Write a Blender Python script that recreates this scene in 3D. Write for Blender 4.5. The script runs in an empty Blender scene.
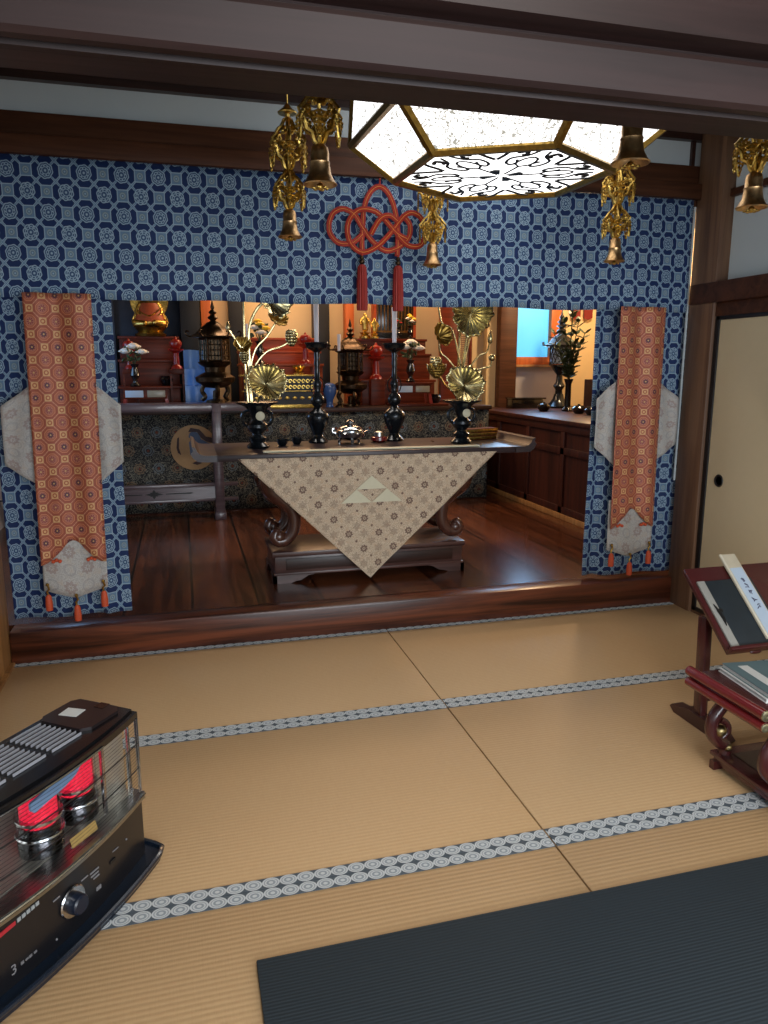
import bpy, bmesh, math, random
from math import sin, cos, pi, sqrt, atan2, radians
from mathutils import Vector, Matrix
random.seed(7)
SC = bpy.context.scene
COL = SC.collection

# ------------------------------------------------------------------ camera, world, lights, exposure
cam_d = bpy.data.cameras.new('camera'); cam = bpy.data.objects.new('camera', cam_d); COL.objects.link(cam)
cam_d.sensor_fit = 'HORIZONTAL'; cam_d.sensor_width = 36; cam_d.lens = 736.2/768*36
cam_d.clip_start = .05; cam_d.clip_end = 60
cam.location = (0, 0, 1.362); cam.rotation_euler = (pi/2-.1952, 0, -.265)
SC.camera = cam
vs = SC.view_settings
vs.view_transform = 'Standard'; vs.look = 'None'; vs.gamma = 1; vs.use_curve_mapping = False
vs.exposure = 0.0
SC.cycles.use_denoising = True
SC.cycles.max_bounces = 8; SC.cycles.sample_clamp_indirect = 6
w = bpy.data.worlds.new('world'); SC.world = w; w.use_nodes = True
w.node_tree.nodes['Background'].inputs[0].default_value = (.62, .75, 1, 1)
w.node_tree.nodes['Background'].inputs[1].default_value = .18

def area(name, loc, rot, sx, sy, power, col):
    d = bpy.data.lights.new(name, 'AREA'); d.shape = 'RECTANGLE'; d.size = sx; d.size_y = sy; d.energy = power; d.color = col
    o = bpy.data.objects.new(name, d); COL.objects.link(o); o.location = loc; o.rotation_euler = rot; return o
def point(name, loc, power, col, r=.08):
    d = bpy.data.lights.new(name, 'POINT'); d.energy = power; d.color = col; d.shadow_soft_size = r
    o = bpy.data.objects.new(name, d); COL.objects.link(o); o.location = loc; return o
# daylight through the shoji windows behind the viewer, and through the altar room's side window
area('daylight_rear', (1.3, -1.86, 1.25), (radians(90), 0, 0), 2.8, 1.5, 120, (.88, .94, 1))
area('near_room_fill', (.7, -.1, 2.5), (0, 0, 0), .8, .8, 42, (1, .96, .9))  # added overhead fill that brightens the near tatami, no fitting is modelled
area('daylight_side_window', (3.55, 7.1, 1.72), (radians(-90), 0, 0), .4, .5, 7, (.35, .62, 1))
# warm altar lamps above the inner altar, hidden behind the valance
area('altar_lamp_warm', (1.4, 6.75, 2.5), (radians(-12), 0, 0), 2.2, .25, 36, (1, .62, .34))
area('altar_lamp_front', (1.1, 4.6, 2.5), (0, 0, 0), 1.8, .3, 20, (1, .9, .8))
point('side_room_lamp', (3.75, 6.2, 2.3), 80, (1, .68, .38), .1)
area('left_alcove_blue_fill', (-1.28, 5.9, 1.6), (0, radians(-90), 0), .7, 1.0, 10, (.3, .58, 1))  # added blue fill for the satin steps, the left wall has no window

# ------------------------------------------------------------------ node helpers
def srgb(r, g, b):
    f = lambda c: (c/255/12.92 if c/255 <= .04045 else ((c/255+.055)/1.055)**2.4)
    return (f(r), f(g), f(b), 1)
class X:
    """tiny expression wrapper: arithmetic on sockets makes math nodes"""
    def __init__(s, t, k): s.t, s.k = t, k
    def op(s, o, b=None, c=None, flip=False):
        n = s.t.nodes.new('ShaderNodeMath'); n.operation = o
        a = [s, b, c]
        if flip: a = [b, s, c]
        for i, v in enumerate(a):
            if v is None: continue
            if isinstance(v, X): s.t.links.new(v.k, n.inputs[i])
            else: n.inputs[i].default_value = v
        return X(s.t, n.outputs[0])
    def __add__(s, b): return s.op('ADD', b)
    def __radd__(s, b): return s.op('ADD', b)
    def __sub__(s, b): return s.op('SUBTRACT', b)
    def __rsub__(s, b): return s.op('SUBTRACT', b, flip=True)
    def __mul__(s, b): return s.op('MULTIPLY', b)
    def __rmul__(s, b): return s.op('MULTIPLY', b)
    def __truediv__(s, b): return s.op('DIVIDE', b)
    def __lt__(s, b): return s.op('LESS_THAN', b)
    def __gt__(s, b): return s.op('GREATER_THAN', b)
    def __abs__(s): return s.op('ABSOLUTE')
    def floor(s): return s.op('FLOOR')
    def fract(s): return s.op('FRACT')
    def sin(s): return s.op('SINE')
    def sqrt(s): return s.op('SQRT')
    def mod2(s): return s.op('FLOORED_MODULO', 2.0)
    def max(s, b): return s.op('MAXIMUM', b)
    def min(s, b): return s.op('MINIMUM', b)
    def atan2(s, b): return s.op('ARCTAN2', b)
def newmat(name):
    m = bpy.data.materials.new(name); m.use_nodes = True
    t = m.node_tree; return m, t, t.nodes['Principled BSDF']
def uvxy(t, kind='UV'):
    tc = t.nodes.new('ShaderNodeTexCoord'); sp = t.nodes.new('ShaderNodeSeparateXYZ')
    t.links.new(tc.outputs[kind], sp.inputs[0]); return X(t, sp.outputs[0]), X(t, sp.outputs[1]), X(t, sp.outputs[2]), tc.outputs[kind]
def mix(t, f, a, b):
    n = t.nodes.new('ShaderNodeMix'); n.data_type = 'RGBA'
    for i, v in ((0, f), (6, a), (7, b)):
        if isinstance(v, X): t.links.new(v.k, n.inputs[i])
        elif hasattr(v, 'is_linked'): t.links.new(v, n.inputs[i])
        else: n.inputs[i].default_value = v
    return n.outputs[2]
def noise(t, vec, scale, detail=3, rough=.6, dist=0):
    n = t.nodes.new('ShaderNodeTexNoise'); n.inputs['Scale'].default_value = scale; n.inputs['Detail'].default_value = detail
    n.inputs['Roughness'].default_value = rough; n.inputs['Distortion'].default_value = dist
    if vec is not None: t.links.new(vec, n.inputs['Vector'])
    return X(t, n.outputs[0])
def mapping(t, vec, scale=(1, 1, 1), rot=(0, 0, 0)):
    n = t.nodes.new('ShaderNodeMapping'); n.inputs['Scale'].default_value = scale; n.inputs['Rotation'].default_value = rot
    t.links.new(vec, n.inputs[0]); return n.outputs[0]
def bump(t, b, h, strength=.3, dist=.01):
    n = t.nodes.new('ShaderNodeBump'); n.inputs['Strength'].default_value = strength; n.inputs['Distance'].default_value = dist
    t.links.new(h.k, n.inputs['Height']); t.links.new(n.outputs[0], b.inputs['Normal'])
def setb(b, rough=.5, metal=0, spec=None, coat=0, sheen=0):
    b.inputs['Roughness'].default_value = rough; b.inputs['Metallic'].default_value = metal
    if spec is not None: b.inputs['Specular IOR Level'].default_value = spec
    b.inputs['Coat Weight'].default_value = coat; b.inputs['Coat Roughness'].default_value = .12
    b.inputs['Sheen Weight'].default_value = sheen
def plain(name, rgb, rough=.5, metal=0, var=.12, nscale=30, coat=0, bumps=0, spec=None):
    m, t, b = newmat(name); c = srgb(*rgb); x, y, z, v = uvxy(t, 'Object')
    n = noise(t, v, nscale)
    dk = tuple(k*(1-var) for k in c[:3])+(1,); lt = tuple(min(1, k*(1+var)) for k in c[:3])+(1,)
    t.links.new(mix(t, n, dk, lt), b.inputs['Base Color']); setb(b, rough, metal, spec, coat)
    if bumps: bump(t, b, n, bumps, .004)
    return m
def wood(name, a, b_, rough=.35, axis='X', scale=1, coat=0, contrast=1, pores=.12, spec=.5):
    m, t, b = newmat(name); x, y, z, v = uvxy(t, 'Object')
    s = {'X': (.5, 9, 9), 'Y': (9, .5, 9), 'Z': (9, 9, .5)}[axis]
    mv = mapping(t, v, tuple(k*scale for k in s))
    n1 = noise(t, mv, 1.6, 5, .6, 1.2)
    s2 = {'X': (2, 60, 60), 'Y': (60, 2, 60), 'Z': (60, 60, 2)}[axis]
    n2 = noise(t, mapping(t, v, tuple(k*scale for k in s2)), 1.5, 3, .6)
    f = ((n1-.5)*2.6*contrast+.5+(n2-.5)*.8).max(0).min(1)
    t.links.new(mix(t, f, srgb(*a), srgb(*b_)), b.inputs['Base Color']); setb(b, rough, 0, None, coat)
    b.inputs['Specular IOR Level'].default_value = spec; bump(t, b, n2, pores, .003)
    return m
def metal(name, rgb, rough=.3, dark=.55, nscale=60):
    m, t, b = newmat(name); c = srgb(*rgb); x, y, z, v = uvxy(t, 'Object'); n = noise(t, v, nscale)
    f = ((n-.42)*4).max(0).min(1)
    t.links.new(mix(t, f, tuple(k*dark for k in c[:3])+(1,), c), b.inputs['Base Color']); setb(b, rough, 1); bump(t, b, n, .15, .003)
    return m
def emit(name, rgb, strength, extra=None):
    m, t, b = newmat(name); b.inputs['Base Color'].default_value = srgb(*rgb); b.inputs['Emission Color'].default_value = srgb(*rgb)
    b.inputs['Emission Strength'].default_value = strength; return m

# --- brocades (uv in metres)
def m_blue():
    m, t, b = newmat('blue_medallion_brocade'); u, v, _, vec = uvxy(t)
    u = u/.0765; v = v/.0845
    par = (u.floor()+v.floor()).mod2()
    rowk = (v.floor()).mod2()
    x = u.fract()-.5; y = v.fract()-.5; ax = abs(x); ay = abs(y); r = (x*x+y*y).sqrt(); th = y.atan2(x)
    d = abs(ax-ay)
    lobes = ((th*8).sin())*.015
    rm = r+lobes
    # navy beans lie between every medallion and its neighbouring squares
    box = ax.max(ay)
    nav = ((rm > .405)*(d > .085)*(ax.min(ay) < .40))*(1-par)+((box > .315)*(d > .085)*(ax.min(ay) < .36))*par
    # bright woven lines
    ring = (abs(rm-.375) < .022).max(abs(rm-.27) < .018).max(abs(r-.17) < .016).max(r < .06)
    spoke = (((th*8).sin() > .55)*(r > .19)*(r < .26)).max(((th*8).sin() > .3)*(r < .34)*(r > .29)*rowk)
    medline = ring.max(spoke)*(1-par)
    meddark = ((r > .06)*(r < .355)*(1-par))
    sqline = ((abs(box-.285) < .022).max(abs(r-.13) < .025)).max((r < .04))*par
    xline = (abs(d-.055) < .02)*((box > .36).max(par*(box > .30)))
    mid = srgb(102, 132, 160); hi = srgb(156, 180, 198); dk = srgb(36, 66, 106)
    c = mix(t, meddark*.8, mid, dk)
    c = mix(t, (medline.max(sqline).max(xline)), c, hi)
    c = mix(t, (abs(r-.13) < .06)*par*.35, c, srgb(120, 122, 96))
    c = mix(t, nav, c, srgb(8, 38, 88))
    n = noise(t, vec, 600, 2)
    c = mix(t, n*.22, c, srgb(30, 48, 80))
    t.links.new(c, b.inputs['Base Color']); setb(b, .62, 0, .3, 0, .1); bump(t, b, (1-nav)*.6+n*.6, .25, .002)
    return m
def m_orange():
    m, t, b = newmat('orange_octagon_brocade'); u, v, _, vec = uvxy(t)
    u = u/.0505; v = v/.0545
    par = (u.floor()+v.floor()).mod2(); row3 = ((v/2).floor()).mod2(); 
    x = u.fract()-.5; y = v.fract()-.5; ax = abs(x); ay = abs(y); r = (x*x+y*y).sqrt(); th = y.atan2(x)
    oct_ = ax.max(ay).max((ax+ay)*.72)
    base = srgb(158, 84, 62)
    ringo = ((oct_ > .44)*(oct_ < .49)).max((oct_ > .34)*(oct_ < .37)*.6)
    med = mix(t, (r < .33), base, srgb(178, 112, 94))
    med = mix(t, (r < .27)*(((th*8).sin()) > -.2), med, srgb(128, 62, 62))
    med = mix(t, (r < .2)*row3, med, srgb(72, 48, 66))
    med = mix(t, (r < .07), med, srgb(210, 170, 110))
    med = mix(t, ringo, med, srgb(216, 140, 100))
    box = ax.max(ay)
    sq = mix(t, (box < .285), base, srgb(214, 170, 118))
    sq = mix(t, (abs(r-.15) < .045), sq, srgb(165, 90, 55))
    sq = mix(t, (abs(box-.43) < .03)*(abs(ax-ay) > .12), sq, srgb(150, 72, 54))
    sq = mix(t, (abs(ax-ay) < .05)*(box > .31), sq, srgb(206, 146, 116))
    c = mix(t, par, med, sq)
    n = noise(t, vec, 500, 2); c = mix(t, n*.4, c, srgb(140, 74, 54))
    t.links.new(c, b.inputs['Base Color']); setb(b, .5, 0.1, .35, 0, .1); bump(t, b, n, .3, .002)
    return m
def m_scatter(name, base, alt, flower, cell, dark, diag=False, amt=.5, fsize=.3, warm=None):
    m, t, b = newmat(name); u, v, _, vec = uvxy(t)
    if diag: u, v = (u+v)*.7071, (v-u)*.7071
    u2 = u/cell; v2 = v/cell
    par = (u2.floor()+v2.floor()).mod2(); rowk = u2.floor().mod2()
    x = u2.fract()-.5; y = v2.fract()-.5; r = (x*x+y*y).sqrt(); th = y.atan2(x)
    n1 = noise(t, vec, 30, 4); n2 = noise(t, vec, 260, 2)
    vor = t.nodes.new('ShaderNodeTexVoronoi'); vor.inputs['Scale'].default_value = 1/cell*2.2; t.links.new(vec, vor.inputs['Vector'])
    vd = X(t, vor.outputs['Distance'])
    c = mix(t, ((n2-.45)*5).max(0).min(1), srgb(*base), srgb(*alt))
    c = mix(t, ((vd*26).sin() > .35)*amt*.85, c, srgb(*alt))
    if warm: c = mix(t, ((n1-.5)*4).max(0).min(1)*.6, c, srgb(*warm))
    lob = (th*8).sin()*.05
    fl = ((r+lob) < fsize)*((r+lob) > fsize*.42)+(r < fsize*.2)
    k = par*rowk*amt if diag else par*amt
    c = mix(t, fl*k, c, srgb(*flower))
    dot = (r < .11)*(1-par)*rowk*amt if diag else (abs(r-.3) < .05)*(1-par)*amt*.5
    c = mix(t, dot, c, srgb(*dark))
    pale = (((th*6).sin()*.08+r) < .34)*(1-rowk)*(.3 if diag else .0)
    c = mix(t, pale, c, srgb(*flower))
    t.links.new(c, b.inputs['Base Color']); setb(b, .6, 0, .35, 0, .1); bump(t, b, n2, .3, .002)
    return m
def m_altarcloth():
    m, t, b = newmat('dark_floral_brocade'); u, v, _, vec = uvxy(t)
    u = u/.15; v = v/.15
    off = v.floor().mod2()*.5
    u = u+off
    x = u.fract()-.5; y = v.fract()-.5; r = (x*x+y*y).sqrt(); th = y.atan2(x)
    n1 = noise(t, vec, 34, 2, .5, 1.5); n2 = noise(t, vec, 300, 2)
    scroll = (abs(n1-.5) < .035)*.8
    fl = ((r+(th*8).sin()*.03) < .3)*(((r*50).sin()) > -.2)
    c = mix(t, scroll, srgb(32, 35, 40), srgb(150, 148, 132))
    c = mix(t, fl*.8, c, mix(t, u.floor().mod2(), srgb(150, 124, 96), srgb(120, 132, 140)))
    c = mix(t, (r < .07), c, srgb(120, 60, 44))
    c = mix(t, n2*.3, c, srgb(24, 26, 30))
    t.links.new(c, b.inputs['Base Color']); setb(b, .6, 0, .3); bump(t, b, n2, .3, .002)
    return m
def m_tatami():
    m, t, b = newmat('woven_rush'); x, y, z, v = uvxy(t, 'Object')
    rib = ((y/.0155)*2*pi).sin(); st = noise(t, mapping(t, v, (260, 18, 1)), 1, 3, .7); sp = noise(t, mapping(t, v, (40, 140, 1)), 1, 3, .7); big = noise(t, v, 1.3, 3)
    c = mix(t, st*.55+sp*.45, srgb(184, 149, 108), srgb(207, 176, 134))
    c = mix(t, (rib*.5+.5)*.16, c, srgb(160, 120, 76))
    c = mix(t, ((big-.35)*1.2).max(0).min(1)*.3, c, srgb(192, 146, 96))
    t.links.new(c, b.inputs['Base Color']); setb(b, .55, 0, .35); bump(t, b, rib*.5+st*.5, .16, .003)
    return m
def m_heri(single=False):
    m, t, b = newmat('mon_pattern_border_cloth'); u, v, _, vec = uvxy(t)
    u = u/.047; v = v/.040
    x = u.fract()-.5; y = v.fract()-.5; r = (x*x+y*y).sqrt()
    ring = ((r > .40)*(r < .50)+(r > .26)*(r < .35)+(r < .13)).min(1)
    c = mix(t, (r < .5), srgb(66, 76, 84), srgb(150, 158, 164))
    c = mix(t, ring, c, srgb(205, 210, 212))
    n = noise(t, vec, 700, 2); c = mix(t, n*.3, c, srgb(140, 150, 160))
    t.links.new(c, b.inputs['Base Color']); setb(b, .7, 0, .2); return m
def m_planks(name, a, b_, width, axis, rough=.2):
    m, t, b = newmat(name); x, y, z, v = uvxy(t, 'Object')
    k = (x if axis == 'Y' else y)/width
    idx = k.floor(); fr = k.fract()
    wn = t.nodes.new('ShaderNodeTexWhiteNoise'); wn.noise_dimensions = '1D'; t.links.new(idx.k, wn.inputs['W']); rnd = X(t, wn.outputs[0])
    s = (9, .6, 1) if axis == 'Y' else (.6, 9, 1)
    cb = t.nodes.new('ShaderNodeCombineXYZ'); t.links.new(((x*s[0])+rnd*30).k, cb.inputs[0]); t.links.new((y*s[1]).k, cb.inputs[1]); t.links.new(z.k, cb.inputs[2])
    n1 = noise(t, cb.outputs[0], 1.5, 5, .6, 1.5); n2 = noise(t, mapping(t, v, (60, 3, 1) if axis == 'Y' else (3, 60, 1)), 1.5)
    f = ((n1-.5)*2.2+.35+(n2-.5)*.8+(rnd-.5)*.5).max(0).min(1)
    seam = ((fr < .02)+(fr > .98)).min(1)
    c = mix(t, f, srgb(*a), srgb(*b_)); c = mix(t, seam, c, srgb(14, 7, 4))
    t.links.new(c, b.inputs['Base Color']); setb(b, rough, 0, .5, .25); bump(t, b, n2-seam*2, .08, .002)
    return m

BLUE = m_blue(); ORANGE = m_orange(); ALTARCLOTH = m_altarcloth(); TATAMI = m_tatami(); HERI = m_heri()
SILVER = m_scatter('silver_brocade', (160, 158, 154), (192, 190, 188), (140, 116, 112), .075, (120, 122, 132), amt=.55, fsize=.34, warm=(190, 170, 146))
BEIGE = m_scatter('beige_brocade', (174, 150, 128), (222, 204, 176), (96, 66, 58), .062, (104, 76, 66), diag=True, amt=.85, fsize=.32, warm=(206, 170, 136))
CREAM = plain('cream_silk', (214, 208, 180), .5, var=.06)
W_BEAM = wood('dark_lintel_wood', (58, 33, 21), (92, 56, 36), .5, 'X', pores=.1, spec=.25)
W_FRONT = wood('foreground_lintel_wood', (27, 16, 14), (50, 33, 31), .46, 'X', .6, spec=.25, pores=.1)
W_POST = wood('brown_post_wood', (84, 58, 42), (120, 88, 64), .5, 'Z')
W_DARK = wood('dark_brown_wood', (34, 18, 14), (62, 36, 28), .4, 'X')
W_RISER = wood('red_brown_riser_wood', (44, 18, 10), (112, 58, 36), .32, 'X', .8, coat=.1, contrast=1.3)
W_HONEY = wood('honey_wood', (150, 104, 58), (190, 140, 84), .45, 'Z')
W_TABLE = wood('table_wood', (52, 32, 29), (92, 62, 56), .34, 'X', coat=.15)
W_TABZ = wood('table_leg_wood', (58, 32, 25), (94, 58, 46), .26, 'Z', coat=.35)
W_DESK = wood('grey_varnished_wood', (74, 60, 66), (104, 90, 96), .28, 'X', coat=.4)
W_TOP = wood('dark_varnished_tabletop', (34, 25, 28), (62, 48, 52), .34, 'X', spec=.4)
W_CAB = wood('cabinet_wood', (46, 20, 14), (80, 38, 26), .45, 'Z', coat=.0)
W_RED = wood('red_lacquer_wood', (120, 46, 22), (172, 80, 40), .4, 'X', spec=.25)
W_DRED = wood('deep_red_wood', (66, 24, 12), (112, 46, 26), .4, 'X', spec=.2)
W_ORANGE = wood('orange_post_wood', (176, 84, 30), (204, 112, 50), .5, 'Z')
FLOORW = m_planks('dark_red_planks', (58, 28, 16), (126, 72, 44), .335, 'Y', .22)
CEILW = m_planks('ceiling_boards', (40, 28, 22), (64, 46, 34), .3, 'X', .6)
PLASTER = plain('pale_blue_grey_plaster', (190, 200, 204), .85, var=.03, nscale=8)
CREAMWALL = plain('cream_plaster', (222, 196, 150), .85, var=.05, nscale=8)
WHITEWALL = plain('white_plaster', (206, 202, 208), .85, var=.03)
FUSUMA = plain('cream_paper', (200, 184, 150), .8, var=.03, nscale=20)
BLACK = plain('black_lacquer', (14, 14, 16), .2, coat=.5)
BLACKM = plain('matt_black', (16, 16, 18), .5)
VASE = plain('blue_black_bronze', (26, 32, 38), .26, .5, var=.2, coat=.3)
BRONZE = metal('dark_bronze', (86, 70, 54), .36, .5)
GOLD = metal('gold', (238, 198, 104), .3, .5)
GOLDB = metal('pale_gold', (228, 212, 160), .27, .6, 30)
BRASS = metal('brass', (176, 142, 72), .35, .7)
BELLM = metal('copper_brass', (220, 178, 126), .34, .7)
SILVERM = metal('silver', (210, 212, 216), .16, .8)
STEEL = metal('brushed_steel', (176, 178, 176), .28, .85)
RED = plain('red_lacquer', (142, 28, 18), .3, coat=.3)
REDCORD = plain('red_cord', (158, 36, 16), .6, var=.25, nscale=300, bumps=.3)
ORCORD = plain('orange_cord', (226, 134, 60), .6)
TASSEL = plain('orange_tassel', (196, 78, 42), .6, var=.3, nscale=200)
TASRED = plain('red_tassel', (138, 28, 18), .6, var=.3, nscale=250)
CANDLE = plain('white_wax', (216, 214, 224), .4, var=.03)
WHITE = plain('white_paper', (214, 216, 214), .7, var=.04)
PAPERB = plain('pale_blue_paper', (176, 192, 210), .7, var=.04)
SATIN = plain('blue_lit_satin', (96, 152, 228), .3, var=.15, nscale=6)  # white satin with the blue window light put into its base colour
PETALW = plain('white_petals', (232, 226, 214), .6); PETALY = plain('yellow_petals', (232, 190, 50), .6); PETALR = plain('red_petals', (190, 34, 28), .6)
LEAF = plain('green_leaf', (44, 62, 34), .5, var=.3)
LACQ = plain('dark_red_lacquer', (74, 32, 32), .25, coat=.4, var=.2, nscale=10)
LACQR = plain('bright_red_lacquer', (118, 30, 32), .2, coat=.5, var=.1)
RUG = None
def m_rug():
    m, t, b = newmat('charcoal_ribbed_mat'); x, y, z, v = uvxy(t, 'Object')
    rb = ((y/.009)*2*pi).sin(); n = noise(t, v, 300, 2)
    c = mix(t, (rb*.5+.5)*.3+n*.4, srgb(46, 54, 60), srgb(62, 72, 80)); t.links.new(c, b.inputs['Base Color']); setb(b, .8, 0, .2); bump(t, b, rb, .15, .002); return m
RUG = m_rug()

# ------------------------------------------------------------------ mesh helpers
def new(): return bmesh.new()
def box(bm, c, s, rot=None, bev=0):
    """c centre, s full size"""
    r = bmesh.ops.create_cube(bm, size=1); vs_ = r['verts']
    M = Matrix.Translation(c) @ (rot.to_4x4() if rot else Matrix()) @ Matrix.Diagonal((s[0], s[1], s[2], 1))
    for v in vs_: v.co = M @ v.co
    if bev:
        es = list({e for v in vs_ for e in v.link_edges})
        bmesh.ops.bevel(bm, geom=es, offset=bev, segments=2, profile=.5, affect='EDGES', clamp_overlap=True)
def bx(bm, x0, x1, y0, y1, z0, z1, bev=0):
    box(bm, ((x0+x1)/2, (y0+y1)/2, (z0+z1)/2), (abs(x1-x0), abs(y1-y0), abs(z1-z0)), None, bev)
def tube(bm, pts, rad, seg=8, closed=False, flat=None, cap=True):
    pts = [Vector(p) for p in pts]; n = len(pts)
    if not isinstance(rad, (list, tuple)): rad = [rad]*n
    rings = []; up = None
    for i, p in enumerate(pts):
        a = pts[(i-1) % n] if (closed or i > 0) else p; b = pts[(i+1) % n] if (closed or i < n-1) else p
        t = (b-a).normalized() if (b-a).length > 1e-9 else Vector((0, 0, 1))
        if up is None:
            up = Vector((0, 0, 1)) if abs(t.z) < .9 else Vector((1, 0, 0))
        s = t.cross(up)
        if s.length < 1e-6: s = t.orthogonal()
        s.normalize(); up = s.cross(t).normalized()
        rings.append([bm.verts.new(p+s*cos(2*pi*k/seg)*rad[i]+up*sin(2*pi*k/seg)*rad[i]*(flat or 1)) for k in range(seg)])
    m = n if closed else n-1
    for i in range(m):
        A, B = rings[i], rings[(i+1) % n]
        for k in range(seg): bm.faces.new((A[k], A[(k+1) % seg], B[(k+1) % seg], B[k]))
    if cap and not closed:
        bm.faces.new(rings[0][::-1]); bm.faces.new(rings[-1])
def lathe(bm, prof, c=(0, 0, 0), seg=24, mat=None, lobes=0, amp=0):
    """prof: list of (r, z)"""
    rings = []
    for r, z in prof:
        ring = []
        for k in range(seg):
            a = 2*pi*k/seg; rr = r*(1+amp*cos(lobes*a)) if lobes else r
            p = Vector((rr*cos(a), rr*sin(a), z))
            if mat: p = mat @ p
            ring.append(bm.verts.new(p+Vector(c)))
        rings.append(ring)
    for i in range(len(rings)-1):
        for k in range(seg):
            bm.faces.new((rings[i][k], rings[i][(k+1) % seg], rings[i+1][(k+1) % seg], rings[i+1][k]))
    if prof[0][0] > 1e-4: bm.faces.new(rings[0][::-1])
    if prof[-1][0] > 1e-4: bm.faces.new(rings[-1])
def ball(bm, c, r, sc=(1, 1, 1), rot=None, sub=2):
    rr = bmesh.ops.create_icosphere(bm, subdivisions=sub, radius=r)
    M = Matrix.Translation(c) @ (rot.to_4x4() if rot else Matrix()) @ Matrix.Diagonal((*sc, 1))
    for v in rr['verts']: v.co = M @ v.co
def prism(bm, poly, f, d):
    """poly 2-D points, f maps (a,b,t)->xyz, extruded over t in 0..d"""
    A = [bm.verts.new(f(a, b, 0)) for a, b in poly]; B = [bm.verts.new(f(a, b, d)) for a, b in poly]
    n = len(poly); bm.faces.new(A[::-1]); bm.faces.new(B)
    for i in range(n): bm.faces.new((A[i], A[(i+1) % n], B[(i+1) % n], B[i]))
def cloth(bm, f, nu, nv, th=.003, uvf=None):
    """two-sided cloth sheet, f(u,v)->Vector, uvf(u,v)->metres"""
    uvl = bm.loops.layers.uv.verify()
    front = [[bm.verts.new(f(i/nu, j/nv)) for i in range(nu+1)] for j in range(nv+1)]
    back = [[bm.verts.new(f(i/nu, j/nv)+Vector((0, th, 0))) for i in range(nu+1)] for j in range(nv+1)]
    def face(vs_, ij):
        try: fc = bm.faces.new(vs_)
        except ValueError: return
        for l, (i, j) in zip(fc.loops, ij): l[uvl].uv = uvf(i/nu, j/nv)
    for j in range(nv):
        for i in range(nu):
            q = [(i, j), (i+1, j), (i+1, j+1), (i, j+1)]
            face([front[b][a] for a, b in q], q); q2 = q[::-1]; face([back[b][a] for a, b in q2], q2)
    for j in range(nv):
        for i in (0, nu):
            q = [(i, j), (i, j+1)]; face([front[j][i], front[j+1][i], back[j+1][i], back[j][i]], q+q[::-1])
    for i in range(nu):
        for j in (0, nv):
            q = [(i, j), (i+1, j)]; face([front[j][i], front[j][i+1], back[j][i+1], back[j][i]], q+q[::-1])
def obj(name, bm, mat, parent=None, smooth=40, loc=None):
    bmesh.ops.recalc_face_normals(bm, faces=bm.faces)
    me = bpy.data.meshes.new(name); bm.to_mesh(me); bm.free()
    me.materials.append(mat)
    if smooth:
        for p in me.polygons: p.use_smooth = True
        me.set_sharp_from_angle(angle=radians(smooth))
    o = bpy.data.objects.new(name, me); COL.objects.link(o)
    if parent: o.parent = parent
    if loc: o.location = loc
    return o
def struct(name, bm, mat, parent=None, smooth=40):
    o = obj(name, bm, mat, parent, smooth)
    if parent is None: o['kind'] = 'structure'
    return o
def thing(name, label, cat, loc=(0, 0, 0), rz=0, group=None):
    o = bpy.data.objects.new(name, None); COL.objects.link(o); o.empty_display_size = .05
    o.location = loc; o.rotation_euler = (0, 0, rz); o['label'] = label; o['category'] = cat
    if group: o['group'] = group
    return o
def tag(o, label, cat, group=None):
    o['label'] = label; o['category'] = cat
    if group: o['group'] = group
    return o
def dup(root, loc, rz=None, label=None):
    r = root.copy(); COL.objects.link(r); r.location = loc
    if rz is not None: r.rotation_euler = (0, 0, rz)
    if label: r['label'] = label
    for ch in list(root.children):
        c = ch.copy(); COL.objects.link(c); c.parent = r
        for g in ch.children:
            d = g.copy(); COL.objects.link(d); d.parent = c
    return r

# ================================================================== STRUCTURE
PF = 3.565; PZ = .1525            # platform front, platform height
LX, RX = -.83, 2.80               # side walls of the tatami room
CZ = 2.56
bm = new(); bx(bm, LX-.1, RX+.1, -2.0, PF, -.12, -.05); struct('floor', bm, W_DARK)
# altar platform
bm = new(); bx(bm, -1.45, 4.6, PF+.12, 7.4, .05, PZ); struct('floor_altar', bm, FLOORW)
bm = new(); bx(bm, LX, RX+.05, PF, PF+.13, -.04, PZ+.001, .012); struct('trim_1', bm, W_RISER)
bm = new(); bx(bm, LX-.1, 4.7, -2.1, 7.45, CZ, CZ+.05); struct('ceiling', bm, CEILW)
# front beam over the altar opening
bm = new()
bx(bm, LX, RX, 3.605, 3.74, 2.20, 2.405, .004); struct('trim_2', bm, W_BEAM)
bm = new(); bx(bm, LX, RX, 3.565, 3.602, 2.232, 2.31, .006); struct('trim_3', bm, W_BEAM)
bm = new(); bx(bm, LX, RX, 3.64, 3.70, 2.40, 2.535); struct('wall_altar_top', bm, PLASTER)
bm = new(); bx(bm, LX, RX, 3.60, 3.72, 2.53, CZ); struct('trim_4', bm, W_DARK)
bm = new(); bx(bm, 2.675, 2.695, 3.62, 3.68, 2.40, 2.54); struct('trim_5', bm, W_DARK)
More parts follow.
